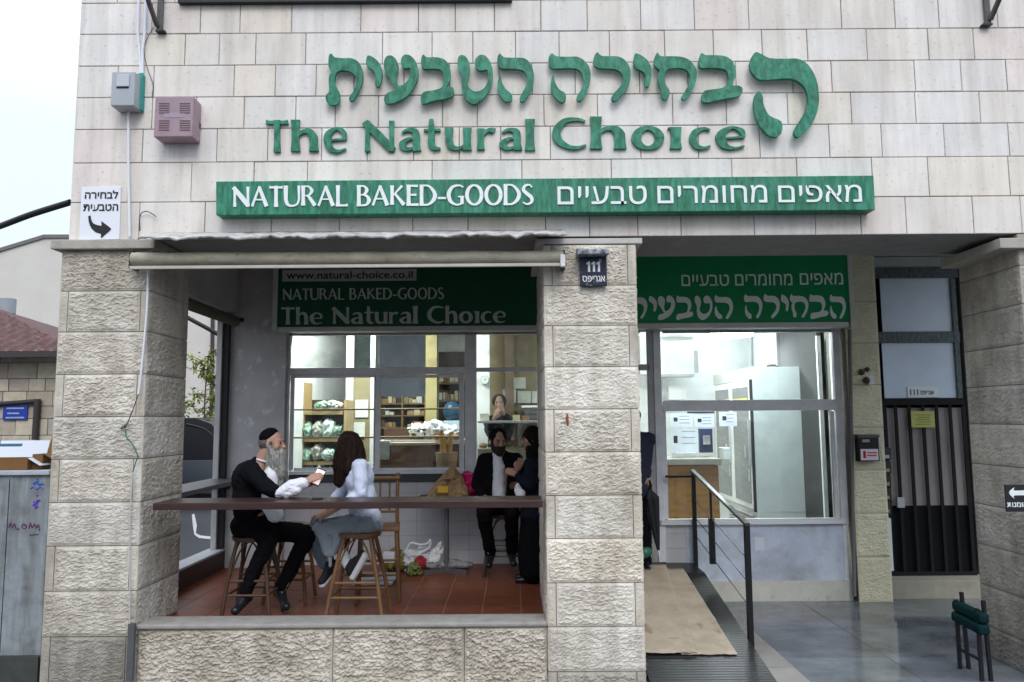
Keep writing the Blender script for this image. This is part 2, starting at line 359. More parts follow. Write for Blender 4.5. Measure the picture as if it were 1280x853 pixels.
GL = {
 'T': (.66, [[(0, .94, .14), (.1, .93, .10), (.56, .93, .10), (.66, .94, .14)], S_(.33)]),
 'h': (.62, [S_(.1, 0, 1), _sm3([(.12, .46, .07), (.26, .62, .11), (.42, .62, .17), (.5, .46, .19)]) + [(.51, .2, .18), (.51, 0, .22)]]),
 'e': (.62, [[(.1, .34, .05), (.55, .38, .07)], _sm3([(.55, .36, .05), (.5, .58, .12), (.32, .68, .08), (.14, .54, .16), (.1, .34, .19), (.18, .1, .16), (.36, .03, .08), (.56, .1, .04)])]),
 'N': (.9, [S_(.13, 0, 1, .12), [(.06, .97, .2), (.45, .5, .24), (.8, .05, .22)], S_(.78, 0, 1, .12)]),
 'a': (.6, [_sm3([(.1, .56, .06), (.25, .66, .1), (.44, .62, .17), (.48, .45, .19)]) + [(.48, .2, .18), (.5, 0, .22)], _sm3([(.48, .4, .05), (.25, .36, .1), (.11, .2, .18), (.22, .05, .12), (.46, .12, .05)])]),
 't': (.45, [[(.2, 1, .1), (.2, .7, .15), (.2, .25, .17)] + _sm3([(.2, .2, .17), (.27, .06, .14), (.42, .05, .06)]), [(.02, .64, .07), (.42, .65, .09)]]),
 'u': (.64, [S_(.52, 0, .68), [(.1, .68, .2), (.1, .4, .17)] + _sm3([(.1, .3, .17), (.16, .1, .16), (.32, .05, .1), (.48, .16, .05)])]),
 'r': (.46, [S_(.1, 0, .68), _sm3([(.14, .44, .06), (.25, .6, .1), (.38, .63, .14), (.46, .6, .16)])]),
 'l': (.26, [S_(.13, 0, 1)]),
 'C': (.82, [_sm3([(.8, .9, .06), (.62, .97, .1), (.3, .92, .16), (.1, .6, .2), (.14, .28, .2), (.38, .06, .14), (.62, .03, .1), (.82, .12, .05)])]),
 'o': (.68, [_o(.34, .34, .25, .3, .2)]),
 'i': (.28, [S_(.14, 0, .68), [(.0, .65, .05), (.14, .62, .09)]]),
 'c': (.54, [_sm3([(.53, .6, .06), (.38, .66, .09), (.17, .56, .16), (.1, .34, .19), (.18, .1, .16), (.36, .03, .09), (.54, .1, .05)])]),
 'A': (.86, [[(.05, 0, .12), (.43, 1, .1)], [(.4, .98, .16), (.78, 0, .2)], [(.2, .33, .07), (.66, .33, .07)]]),
 'U': (.82, [[(.12, 1, .2), (.12, .4, .16)] + _sm3([(.12, .34, .16), (.2, .1, .14), (.42, .03, .09), (.62, .12, .09), (.7, .34, .09)]) + [(.7, 1, .12)]]),
 'R': (.76, [S_(.12), _sm3([(.14, .95, .07), (.4, .95, .09), (.56, .74, .17), (.4, .52, .08), (.14, .5, .06)]), [(.36, .52, .14), (.72, 0, .2)]]),
 'L': (.6, [S_(.12), [(.12, .05, .09), (.5, .05, .09), (.6, .08, .15)]]),
 'B': (.7, [S_(.12), _sm3([(.14, .95, .07), (.38, .94, .09), (.5, .76, .16), (.36, .56, .08), (.14, .54, .06)]), _sm3([(.3, .55, .07), (.5, .48, .12), (.6, .28, .18), (.46, .07, .1), (.14, .05, .07)])]),
 'K': (.76, [S_(.12), [(.16, .46, .06), (.64, .98, .14)], [(.28, .56, .12), (.74, 0, .2)]]),
 'E': (.6, [S_(.12), [(.12, .95, .08), (.55, .94, .12)], [(.12, .52, .08), (.48, .52, .11)], [(.12, .05, .09), (.58, .06, .13)]]),
 'D': (.86, [S_(.12), _sm3([(.14, .95, .07), (.48, .93, .1), (.76, .6, .18), (.72, .3, .18), (.46, .07, .1), (.14, .05, .07)])]),
 'G': (.86, [_sm3([(.76, .88, .06), (.56, .97, .09), (.26, .88, .14), (.1, .56, .18), (.18, .2, .16), (.44, .03, .09), (.68, .08, .09)]), [(.7, .06, .15), (.7, .42, .15)], [(.52, .42, .07), (.8, .42, .07)]]),
 'O': (.9, [_o(.45, .5, .35, .46, .18)]),
 'S': (.58, [_sm3([(.5, .84, .06), (.38, .96, .08), (.18, .92, .12), (.1, .72, .15), (.26, .54, .17), (.46, .36, .17), (.48, .14, .13), (.28, .03, .09), (.07, .12, .06)])]),
 '1': (.42, [[(.28, 1, .22), (.28, .5, .22), (.28, 0, .24)], [(.0, .74, .12), (.14, .84, .16), (.3, .96, .14)]]),
 '-': (.4, [[(.03, .36, .1), (.36, .36, .1)]]),
}
def glyph(bm, ch, l, t, r, b, Y, dep):
    """one flared letter fitted to that rectangle of the photograph, standing on plane Y"""
    tmp = bmesh.new()
    for i, s in enumerate(GL[ch][1]): _ribbon(tmp, s, 1, i * .03)
    xs = [v.co.x for v in tmp.verts]; ys = [v.co.y for v in tmp.verts]; x0, x1, y0, y1 = min(xs), max(xs), min(ys), max(ys)
    a = at(l, b, Y); c = at(r, b, Y); u = at(l, t, Y)
    mp = {}
    for v in tmp.verts:
        fx, fy = (v.co.x - x0) / max(x1 - x0, 1e-6), (v.co.y - y0) / max(y1 - y0, 1e-6)
        q = a + (c - a) * fx + (u - a) * fy; q.y = Y - dep * v.co.z
        mp[v] = bm.verts.new(q)
    for f in tmp.faces: bm.faces.new([mp[v] for v in f.verts])
    tmp.free()
def word(bm, s, l, t, r, b, Y, dep, gap=.1, xh=.68):
    tot = sum((GL[c][0] if c != ' ' else .34) + gap for c in s) - gap; x = l; k = (r - l) / tot
    slope = -.0075
    for c in s:
        if c != ' ':
            g = GL[c]; yy = [p[1] + 0 for st in g[1] for p in st]; hi = 1.0 if (c.isupper() or c in 'hlt') else xh
            y0 = b + (x - l) * slope
            if c == '-': glyph(bm, c, x, y0 - (y0 * 0 + (b - t)) * .41, x + g[0] * k, y0 - (b - t) * .31, Y, dep)
            else: glyph(bm, c, x, y0 - (b - t) * hi, x + g[0] * k, y0, Y, dep)
        x += ((GL[c][0] if c != ' ' else .34) + gap) * k
# outlines of the shop's Hebrew display letters, read off the front in photo pixels
HA = {
 'tav': [[(130,285),(142,278),(158,295),(200,300),(240,300),(275,318),(295,355),(297,400),(285,445),(265,490),(245,513),(230,510),(232,490),(252,462),(262,430),(262,395),(245,372),(215,362),(180,362),(162,380),(158,420),(170,450),(183,478),(180,515),(160,533),(130,530),(114,510),(114,485),(130,465),(128,425),(130,390),(142,368),(128,345),(126,315)]],
 'yod': [[(318,292),(330,287),(355,300),(380,325),(393,360),(390,405),(378,440),(362,440),(358,420),(362,390),(350,362),(322,345),(313,322)]],
 'ayin': [[(405,310),(418,290),(440,287),(462,305),(474,335),(470,370),(464,395),(474,435),(500,430),(526,402),(534,370),(530,348),(505,352),(490,335),(488,305),(505,283),(535,288),(562,318),(574,360),(570,400),(548,450),(515,490),(470,515),(430,527),(406,520),(405,492),(425,470),(462,458),(450,435),(438,410),(412,375),(403,345)]],
 'bet': [[(590,295),(600,282),(615,295),(660,295),(700,305),(725,330),(735,375),(728,415),(715,445),(740,443),(752,460),(748,485),(725,497),(690,505),(640,515),(600,528),(585,510),(590,480),(610,465),(650,460),(690,445),(700,410),(698,375),(680,355),(640,352),(600,352),(587,330)]],
 'tet': [[(775,292),(792,284),(815,298),(830,335),(828,375),(818,410),(822,440),(845,462),(870,465),(900,450),(918,420),(922,385),(915,358),(885,362),(862,350),(855,315),(870,290),(895,283),(920,300),(940,340),(945,385),(938,430),(915,480),(880,515),(848,528),(815,510),(795,475),(790,430),(790,385),(775,355),(768,320)]],
 'he': [[(968,295),(980,277),(1000,295),(1050,298),(1100,300),(1130,325),(1148,370),(1148,420),(1130,470),(1105,510),(1085,517),(1078,500),(1095,465),(1112,430),(1115,395),(1100,365),(1070,355),(1020,352),(985,350),(968,330)],[(975,395),(985,392),(992,425),(1010,455),(1038,480),(1040,510),(1015,517),(990,500),(970,465),(968,425)]],
}
HB = {
 'he': [[(25,290),(40,275),(60,290),(110,293),(165,293),(200,312),(225,345),(232,395),(220,445),(200,490),(180,513),(163,507),(165,485),(185,455),(195,420),(192,385),(175,360),(140,350),(90,350),(45,352),(25,335),(22,310)],[(38,395),(48,384),(55,420),(75,455),(105,475),(107,510),(85,520),(60,500),(38,470),(33,430)]],
 'resh': [[(250,290),(265,270),(285,288),(330,290),(370,292),(405,312),(428,350),(430,400),(415,450),(380,490),(350,515),(335,500),(345,475),(375,445),(392,410),(388,380),(365,358),(320,352),(275,350),(250,335),(245,310)]],
 'yod': [[(450,282),(462,277),(490,290),(518,315),(535,355),(532,400),(522,440),(505,440),(500,415),(505,388),(490,365),(455,348),(445,320)]],
 'het': [[(552,290),(565,272),(582,290),(640,290),(690,295),(730,315),(758,360),(758,405),(740,455),(715,495),(695,507),(683,495),(700,465),(720,430),(727,395),(715,365),(685,350),(640,350),(610,360),(600,390),(605,430),(625,465),(618,500),(600,507),(585,490),(582,455),(568,420),(567,385),(575,360),(552,340),(548,315)]],
 'bet': [[(775,290),(785,275),(805,285),(850,285),(900,290),(935,312),(953,355),(952,395),(935,435),(965,436),(987,450),(982,480),(955,493),(910,500),(860,510),(815,520),(788,515),(785,485),(800,462),(840,455),(890,447),(912,425),(918,390),(905,360),(870,350),(820,348),(780,348),(770,325)]],
}
HC = [[(890,125),(908,97),(935,105),(970,122),(1040,125),(1090,125),(1135,150),(1170,210),(1182,280),(1178,340),(1155,400),(1120,445),(1090,462),(1075,445),(1085,415),(1120,360),(1135,310),(1130,265),(1105,230),(1060,210),(1000,212),(930,215),(895,185),(885,155)],[(910,275),(925,265),(940,285),(945,325),(970,370),(1020,395),(1022,440),(1000,462),(960,450),(920,400),(905,350),(903,305)]]
def outline(name, polys, m, parent, dep):
    """polys: closed outlines of world points on one plane, pushed dep towards the street"""
    cu = bpy.data.curves.new(name, 'CURVE'); cu.dimensions = '2D'; cu.fill_mode = 'BOTH'; cu.extrude = dep / 2
    Y = polys[0][0].y
    for P in polys:
        n = len(P); Q = []
        for i in range(n):
            a, b, c, d = P[i - 1], P[i], P[(i + 1) % n], P[(i + 2) % n]
            for j in range(3):
                t = j / 3; Q.append(.5 * ((2 * b) + (c - a) * t + (2 * a - 5 * b + 4 * c - d) * t * t + (3 * b - a - 3 * c + d) * t ** 3))
        sp = cu.splines.new('POLY'); sp.points.add(len(Q) - 1); sp.use_cyclic_u = True
        for k, q in enumerate(Q): sp.points[k].co = (q.x, q.z, 0, 1)
    o = bpy.data.objects.new(name, cu); COL.objects.link(o)
    dg = bpy.context.evaluated_depsgraph_get(); dg.update()
    me = bpy.data.meshes.new_from_object(o.evaluated_get(dg)); bpy.data.objects.remove(o)
    for v in me.vertices: v.co = Vector((v.co.x, Y - dep / 2 - v.co.z, v.co.y))
    me.materials.clear(); me.name = name
    bm = bmesh.new(); bm.from_mesh(me); bmesh.ops.remove_doubles(bm, verts=bm.verts, dist=1e-5); bmesh.ops.recalc_face_normals(bm, faces=bm.faces); bm.to_mesh(me); bm.free()
    return link(name, me, m, parent)
# ================================================================== SETTING
FZ = .43                       # porch and shop floor above the street
YB = 2.8                       # plane of the shop windows
M_asph = mat('asphalt', (.05, .05, .053), .75, nscale=30, nv=.4, bump=.3, bscale=120)
M_pave = mat('pavement', (.20, .195, .19), .6, nscale=4, nv=.4, bump=.3, bscale=60)
M_stone = mat('pillar_stone', (.87, .82, .74), .85, wash=[(1.8, .28, (1, 1, .6)), (5, .2, (2, 2, .5))], nscale=5, col2=(.64, .595, .52), bump=.6, bscale=160, attr='stone', bdist=.004, speck=(60, .5, (.3, .27, .23)))
M_wall = mat('wall_stone', (.85, .805, .755), .8, wash=[(1.1, .15, (1, 1, .55)), (3.2, .16, (2.6, 1, .22))], nscale=2.6, col2=(.75, .715, .68), contrast=1.2, bump=.25, bscale=180, attr='stone', bdist=.002, speck=(30, .45, (.42, .38, .34)))
M_mort = mat('mortar', (.27, .25, .225), .9, nscale=20, nv=.4)
M_conc = mat('grey_concrete', (.27, .265, .26), .85, nscale=6, nv=.25, bump=.2, bscale=60)
M_plast = mat('stained_plaster', (.58, .57, .565), .85, nscale=4, nv=.22, bump=.15, bscale=40, speck=(9, .6, (.82, .82, .82)))
M_ceil = mat('ceiling_paint', (.62, .61, .6), .85, nscale=2, nv=.15)
def sheet(name, x0, x1, y0, y1, z, m):
    bm = bmesh.new(); v = [bm.verts.new(p) for p in ((x0, y0, z), (x1, y0, z), (x1, y1, z), (x0, y1, z))]; bm.faces.new(v)
    return struct(fin(name, bm, m))
sheet('ground', -300, 300, -300, 300, -.03, M_asph)
sheet('pavement', -12, 12, -2.2, .3, 0.0, M_pave)
struct(B('kerb', -12, 12, -2.34, -2.2, -.03, .004, mat('kerb_stone', (.3, .29, .28), .8, nscale=8), bevel=.01))

def paint(bm, faces, c, lay):
    for f in faces:
        for l in f.loops: l[lay] = (*c, 1)
def rock(bm, lay, O, U, V, N, w, h, amp, seed, tint, cell=.0095, mi=0, g=.003, flat=0):
    amp *= .75 + .5 * ((seed * 7.77) % 1); kx = .8 + .5 * ((seed * 3.33) % 1); tl = -8 + 16 * ((seed * 1.37) % 1); O, U, V, N = map(Vector, (O, U, V, N)); nx, ny = max(2, int(w / cell)), max(2, int(h / cell)); S = Vector((seed * 7.13, seed * 3.1, seed))
    G = []
    for j in range(ny + 1):
        row = []
        for i in range(nx + 1):
            a = g + (w - 2 * g) * i / nx; b = g + (h - 2 * g) * j / ny
            e = min(a, b, w - a, h - b); mk = min(1, max(0, (e - .005) / .022)); mk = mk * mk * (3 - 2 * mk)
            q = Vector((a * 15 * kx + b * tl, b * 36 * kx - a * tl * .7, 0)) + S
            n1 = noise.noise(q); n2 = 1 - abs(noise.noise(q * 1.9 + S)) * 2; n3 = noise.noise(Vector((a * 60, b * 75, 0)) + S)
            n0 = noise.noise(Vector((a * 5, b * 7, 3)) + S); d = amp * (mk * (.42 + .3 * n0 + .42 * n1 + .5 * n2 * abs(n2) + .3 * n3)) if not flat else flat * n3
            row.append(bm.verts.new(O + U * a + V * b + N * d))
        G.append(row)
    fs = []
    for j in range(ny):
        for i in range(nx): fs.append(bm.faces.new((G[j][i], G[j][i + 1], G[j + 1][i + 1], G[j + 1][i])))
    ring = G[0] + [r[-1] for r in G[1:]] + G[-1][-2::-1] + [r[0] for r in G[-2:0:-1]]
    lo = [bm.verts.new(v.co - N * (.014 + max(0, (v.co - O).dot(N)))) for v in ring]
    for k in range(len(ring)): fs.append(bm.faces.new((ring[k], lo[k], lo[(k + 1) % len(ring)], ring[(k + 1) % len(ring)])))
    for f in fs: f.material_index = mi; f.smooth = False
    paint(bm, fs, tint, lay)
TONE = 1.0
def tint(warm=.5, var=.08):
    v = TONE - random.random() * var * 2; t = random.random() * warm
    return (v, v * (1 - .05 * t), v * (1 - .13 * t))
def courses_face(bm, lay, O, U, N, w, zs, amp, seed, split=True, cell=.0095, warm=.6):
    """rock-faced courses on one face of a pier; every second course shows the ends of the stones of the next face"""
    for k in range(len(zs) - 1):
        h = zs[k + 1] - zs[k]; global TONE; A0 = TONE; TONE = A0 * (.66, .84, .93)[k] if k < 3 else A0; o = Vector((O[0], O[1], zs[k])); Uv = Vector(U)  # bottom three courses toned darker, the lowest most
        if split and k % 2 == 0:
            e = .068
            rock(bm, lay, o, U, (0, 0, 1), N, e, h, amp * .35, seed + k * 3 + .3, tint(warm), cell)
            rock(bm, lay, o + Uv * e, U, (0, 0, 1), N, w - 2 * e, h, amp, seed + k * 3, tint(warm), cell)
            rock(bm, lay, o + Uv * (w - e), U, (0, 0, 1), N, e, h, amp * .35, seed + k * 3 + .6, tint(warm), cell)
        else: rock(bm, lay, o, U, (0, 0, 1), N, w, h, amp, seed + k * 3, tint(warm), cell)
        TONE = A0
def pier(name, label, x0, x1, y0, y1, zs, amp, sides, seed, tone=1.0):
    global TONE; TONE = tone  # scales the stone colour of the whole pier evenly
    bm = bmesh.new(); lay = bm.loops.layers.float_color.new('stone')
    box(bm, x0 + .013, x1 - .013, y0 + .013, y1 - .013, zs[0] - .02, zs[-1], 1)
    paint(bm, bm.faces, (1, 1, 1), lay)
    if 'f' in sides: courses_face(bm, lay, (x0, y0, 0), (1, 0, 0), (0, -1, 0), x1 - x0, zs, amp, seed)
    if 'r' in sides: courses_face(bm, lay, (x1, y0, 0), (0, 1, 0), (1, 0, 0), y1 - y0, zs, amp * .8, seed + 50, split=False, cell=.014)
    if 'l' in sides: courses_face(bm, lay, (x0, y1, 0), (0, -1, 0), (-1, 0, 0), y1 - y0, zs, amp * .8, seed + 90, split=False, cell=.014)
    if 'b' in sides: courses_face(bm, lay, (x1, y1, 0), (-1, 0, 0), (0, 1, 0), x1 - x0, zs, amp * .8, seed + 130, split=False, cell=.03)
    me = bpy.data.meshes.new(name); bm.to_mesh(me); bm.free()
    return tag(link(name, me, [M_stone, M_mort]), label, 'pillar')
PL0, PL1 = ax(63, 0, 590), ax(177, 0, 600)
PM0, PM1 = ax(682.5, 0, 600), ax(801.5, 0, 600)
PR0 = 4.07
zl = [az_(y, 0, 120) for y in (853, 796, 739, 682.6, 628, 574, 521, 468, 415, 364, 313)]; zl[0] = 0
zm = [az_(y, 0, 740) for y in (853, 839.7, 783.5, 728.6, 673.2, 619.3, 565, 511.5, 458.5, 407, 356.8, 306)]; zm[0] = -.01
ZW = az_(297, 0, 640)          # underside of the facade wall
zr = [0, .27, .61, .955, 1.30, 1.645, 1.99, 2.31, 2.63, 2.95, 3.26, ZW]
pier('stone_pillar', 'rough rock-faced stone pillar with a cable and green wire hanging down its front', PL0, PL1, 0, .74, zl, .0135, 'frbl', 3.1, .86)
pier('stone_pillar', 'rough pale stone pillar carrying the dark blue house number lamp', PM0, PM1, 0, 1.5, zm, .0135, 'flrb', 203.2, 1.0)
pier('stone_pillar', 'rough stone pillar with the black arrow sign beside the folding chair', PR0, PR0 + .8, 0, .82, zr, .013, 'flb', 403.3, .72)  # whole pier toned darker to imitate the dimmer light at this end
TONE = 1.0
# smooth cap slabs on the piers
M_cap = mat('cap_stone', (.46, .43, .38), .85, nscale=6, nv=.35, bump=.4, bscale=60)
def cap(label, l, t, r, b, y0, y1):
    bm = bmesh.new(); cx, cy = (l + r) / 2, (t + b) / 2
    box(bm, ax(l, y0, cy), ax(r, y0, cy), y0, y1, az_(b, y0, cx), az_(t, y0, cx) - .002)
    tag(fin('pillar_cap', bm, M_cap, bevel=.008), label, 'ledge')
cap('weathered stone cap slab under the white arrow sign', 63, 299, 193, 311, -.06, .72)
M_cap = mat('pale_cap_stone', (.62, .595, .56), .85, nscale=6, nv=.2, bump=.3, bscale=60)
cap('thin stone cap slab above the house number lamp', 669, 297.5, 803, 305, -.012, 1.4)
M_cap = MATS['cap_stone']
cap('stone cap slab over the pillar with the black arrow sign', 1250, 297, 1345, 310, -.05, .8)

# ------------------------------------------------------------------ facade wall, each facing slab where the photograph has it
rowsL = [4.1, 42.6, 82, 122, 162, 204, 253, 297.5]   # course lines at x=100 ...
rowsR = [-3, 36, 76, 115, 154.5, 196, 246, 296]      # ... and at x=1240
J = [[190,250.5,300,364.5,451,523,569,618,676,734,801,868,936,1052,1119,1174,1247],
     [178,231,274,319.5,382,478,540,591,644.5,699,762,831,892,953,1009.5,1084,1161,1218],
     [147,192,292.5,344,395,442.5,505,562,624,665,719,799.5,860,920,991,1040,1144,1202,1259],
     [190,245,305,369.5,419,473,553,596.5,680,747,841,908,985,1064.5,1145,1225.5],
     [178,271,334.5,402,459,517,574,626,688,801,873,950,1037,1102.5,1181,1262],
     [160,239,317,384,540,652.5,764.5,915.5,997,1091,1161,1262],
     [174,256,339,424,516,585,682,737,797,851,942.5,1019,1076,1133,1217,1277]]
XW0 = ax(87, 0, 270); XW1 = 6.0
def wall():
    bm = bmesh.new(); lay = bm.loops.layers.float_color.new('stone')
    box(bm, XW0 + .01, XW1, .012, .3, ZW + .005, 7.4, 1); paint(bm, bm.faces, (1, 1, 1), lay)
    zc = [at(640, (a * (1240 - 640) + b * (640 - 100)) / 1140, 0).z for a, b in zip(rowsL, rowsR)]
    rows = []
    for k in range(7): rows.append((zc[k + 1], zc[k], [ax(x, 0, (rowsL[k] + rowsL[k + 1]) / 2) for x in J[k]]))
    z = zc[0]; rnd = random.Random(5)
    while z < 7.2:
        xs = []; x = XW0 + .3
        while x < XW1: xs.append(x); x += rnd.uniform(.28, .6)
        rows.append((z, z + .262, xs)); z += .262
    for z0, z1, xs in rows:
        X = [XW0] + [x for x in xs if XW0 + .1 < x < XW1 - .05]
        while X[-1] < XW1 - .7: X.append(X[-1] + rnd.uniform(.35, .6))
        X.append(XW1)
        for a, b in zip(X, X[1:]):
            g = .0032; d = rnd.uniform(-.002, .002); r = rnd.random()
            v = rnd.uniform(.92, 1.0)
            c = (v, v * .985, v * .965) if r < .5 else ((v, v * .955, v * .945) if r < .66 else ((v, v * .97, v * .91) if r < .74 else (v * .98, v * .985, v)))
            O, w_, h_ = (a + g, d, z0 + g), b - a - 2 * g, z1 - z0 - 2 * g
            ed = .004; vs_ = []
            for dx, dz, y in ((0, 0, .014), (w_, 0, .014), (w_, h_, .014), (0, h_, .014)): vs_.append(bm.verts.new((O[0] + dx, y, O[2] + dz)))
            v1 = [bm.verts.new((O[0] + dx, O[1] + .003, O[2] + dz)) for dx, dz in ((0, 0), (w_, 0), (w_, h_), (0, h_))]
            v2 = [bm.verts.new((O[0] + dx, O[1] + rnd.uniform(-.0008, .0008), O[2] + dz)) for dx, dz in ((ed, ed), (w_ - ed, ed), (w_ - ed, h_ - ed), (ed, h_ - ed))]
            fs = [bm.faces.new(v2)]
            for k in range(4):
                n = (k + 1) % 4
                fs.append(bm.faces.new((vs_[k], vs_[n], v1[n], v1[k]))); fs.append(bm.faces.new((v1[k], v1[n], v2[n], v2[k])))
            paint(bm, fs, c, lay)
    me = bpy.data.meshes.new('facade_wall'); bmesh.ops.recalc_face_normals(bm, faces=bm.faces); bm.to_mesh(me); bm.free()
    o = link('facade_wall', me, [M_wall, M_mort])
    return tag(o, 'pale cut stone upper wall of the bakery building above the pillars', 'wall')
fw = wall()
# beam, ceiling and the rest of the building shell behind the facing
tag(B('ceiling_beam', XW0 + .02, 6.0, .31, .8, ZW + .006, 3.99, M_conc), 'grey concrete beam over the porch and arcade openings', 'beam')
B('soffit', XW0 + .02, 6.0, .016, .31, ZW + .004, ZW + .0045, M_conc)
bpy.data.objects['soffit'].parent = bpy.data.objects['ceiling_beam']
tag(B('side_beam', XW0 + .02, XW0 + .42, .8, 2.9, 3.30, 3.99, mat('beam_paint', (.55, .54, .53), .85, nscale=3, nv=.2)), 'pale painted beam over the open side of the porch', 'beam')
struct(B('ceiling', XW0, 6.0, .8, 7.6, 4.0, 4.15, M_ceil))
b = thing('upper_floor', 'upper storey side wall and roof of the bakery building', 'building', (0, 0, 0))
B('side_wall', XW0 + .012, XW0 + .25, .3, 8, 4.15, 7.4, M_wall, b); B('roof', XW0, 6, .3, 8, 7.41, 7.5, M_conc, b)
# dark window ledge at the top edge
wt = thing('upper_window', 'dark metal framed window ledge along the top of the stone wall', 'window', (0, 0, 0))
zz = az_(1.5, -.05, 430)
B('sill', ax(222, -.05, 2), ax(640, -.05, 2), -.05, .01, zz, zz + .05, mat('dark_metal', (.02, .02, .022), .5), wt)
B('frame', ax(226, -.02, 2), ax(636, -.02, 2), -.02, .008, zz + .052, zz + .12, MATS['dark_metal'], wt)
B('pane', ax(230, 0, 2), ax(632, 0, 2), -.008, -.003, zz + .122, zz + 1.4, mat('dark_glass', (.02, .025, .03), .1), wt)

# ------------------------------------------------------------------ porch
def tiles(name, x0, x1, y0, y1, z, s, m, mg, gap=.004, th=.012, var=.12, rot=False):
    bm = bmesh.new(); lay = bm.loops.layers.float_color.new('stone'); rnd = random.Random(9)
    box(bm, x0, x1, y0, y1, z - .05, z - .003, 1); paint(bm, bm.faces, (1, 1, 1), lay)
    y = y0
    while y < y1 - .01:
        x = x0
        while x < x1 - .01:
            a, b_, c, d = x + gap / 2, min(x + s, x1) - gap / 2, y + gap / 2, min(y + s, y1) - gap / 2
            if b_ > a and d > c:
                zt = z + rnd.uniform(-.0012, .0012); f0 = len(bm.faces); vv = [bm.verts.new(p) for p in ((a, c, zt), (b_, c, zt + rnd.uniform(-.0008, .0008)), (b_, d, zt), (a, d, zt))]
                lo = [bm.verts.new((q.co.x, q.co.y, z - .004)) for q in vv]
                fs = [bm.faces.new(vv)] + [bm.faces.new((vv[k], lo[k], lo[(k + 1) % 4], vv[(k + 1) % 4])) for k in range(4)]
                v = 1 - rnd.random() * var; paint(bm, fs, (v, v * rnd.uniform(.94, 1), v * rnd.uniform(.9, 1)), lay)
            x += s
        y += s
    me = bpy.data.meshes.new(name); bmesh.ops.recalc_face_normals(bm, faces=bm.faces); bm.to_mesh(me); bm.free()
    return struct(link(name, me, [m, mg]))
M_terra = mat('terracotta', (.25, .08, .04), .42, nscale=7, nv=.4, attr='stone', bump=.05, bscale=30, speck=(14, .5, (.12, .04, .025)))
tiles('porch_floor', PL0 + .34, 1.05, .22, YB + .1, FZ, .333, M_terra, mat('grout', (.34, .22, .16), .9), gap=.007)
struct(B('porch_base', PL0 + .34, 1.04, .26, YB + 4, .0, FZ - .052, M_conc))
# parapet under the counter
def parapet():
    bm = bmesh.new(); lay = bm.loops.layers.float_color.new('stone'); x0, x1 = PL1 + .006, PM0 - .004
    zt = az_(779.5, -.0, 430); box(bm, x0, x1, .045, .24, -.02, zt - .03, 1); paint(bm, bm.faces, (1, 1, 1), lay)
    xs = [x0, ax(415, 0, 815), ax(580, 0, 815), x1]
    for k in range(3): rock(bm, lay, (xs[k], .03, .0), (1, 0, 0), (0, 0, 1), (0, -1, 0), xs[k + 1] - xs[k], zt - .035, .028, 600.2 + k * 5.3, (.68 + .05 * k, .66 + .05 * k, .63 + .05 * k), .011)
    me = bpy.data.meshes.new('parapet_wall'); bm.to_mesh(me); bm.free()
    o = tag(link('parapet_wall', me, [M_stone, M_mort]), 'low rock-faced stone parapet below the dark wooden counter', 'wall')
    B('coping', x0, x1, -.005, .26, zt - .034, zt, mat('coping_stone', (.35, .33, .305), .7, nscale=9, nv=.3, bump=.3, bscale=50), o, bevel=.012)
parapet()
# side of the porch: low wall, posts, side counter
XS = at(281, 699, 2.7).x       # inner face of the side wall
M_dred = mat('dark_red_paint', (.055, .018, .016), .5, nscale=5, nv=.4)
lw = tag(B('side_wall', XS - .16, XS, .74, 2.7, 0, FZ + .19, M_dred), 'low dark red side wall of the porch with pale ledge', 'wall')
B('ledge', XS - .18, XS + .012, .745, 2.69, FZ + .192, FZ + .215, mat('pale_ledge', (.5, .5, .5), .6, nscale=8), lw, bevel=.004)
cp = tag(B('corner_wall', XS - .16, ax(356, 2.7, 500), 2.7, 3.0, 0, 3.99, M_plast), 'stained grey plaster wall at the corner behind the bearded man', 'wall')
sp = thing('side_post', 'pale metal post with dark edge at the open side of the porch', 'post', (XS - .08, 2.6, FZ + .2))
B('upright', XS - .13, XS - .07, 2.60, 2.66, FZ + .217, 3.29, mat('pale_metal', (.62, .62, .6), .5, nscale=6), sp, bevel=.004)
B('dark_edge', XS - .066, XS - .005, 2.63, 2.695, FZ + .217, 3.29, MATS['dark_metal'], sp)
M_wood_d = mat('dark_wood', (.06, .032, .028), .35, nscale=3, nv=.5, stretch=(1.2, 14, 14), bump=.12, bscale=12)
sc_ = thing('side_counter', 'narrow dark counter shelf along the open side of the porch', 'counter', (XS, 1.6, 1.4))
B('top', XS - .17, XS + .22, .76, 2.69, 1.375, 1.42, mat('grey_wood', (.13, .12, .12), .35, nscale=4, nv=.4, stretch=(10, 1, 10)), sc_, bevel=.004)
for y in (1.1, 2.3): B('bracket', XS + .004, XS + .18, y, y + .04, 1.335, 1.373, MATS['dark_metal'], sc_)
# front counter
ct = thing('counter', 'long dark wooden counter spanning the front of the porch', 'counter', (-1.3, .1, 1.4))
zc1 = az_(627.5, -.06, 430); zc0 = az_(636.5, -.06, 430)
bm = bmesh.new(); xa, xb = ax(191, -.06, 630), ax(678.5, -.06, 630); box(bm, xa, xb, -.06, .31, zc0, zc1)
fin('top', bm, M_wood_d, ct, bevel=.005)
for x in (xa + .25, -1.2, xb - .3):
    bm = bmesh.new(); bar(bm, (x, .05, zc0 - .003), (x, .29, zc0 - .003), .03, .005); fin('bracket', bm, MATS['dark_metal'], ct)
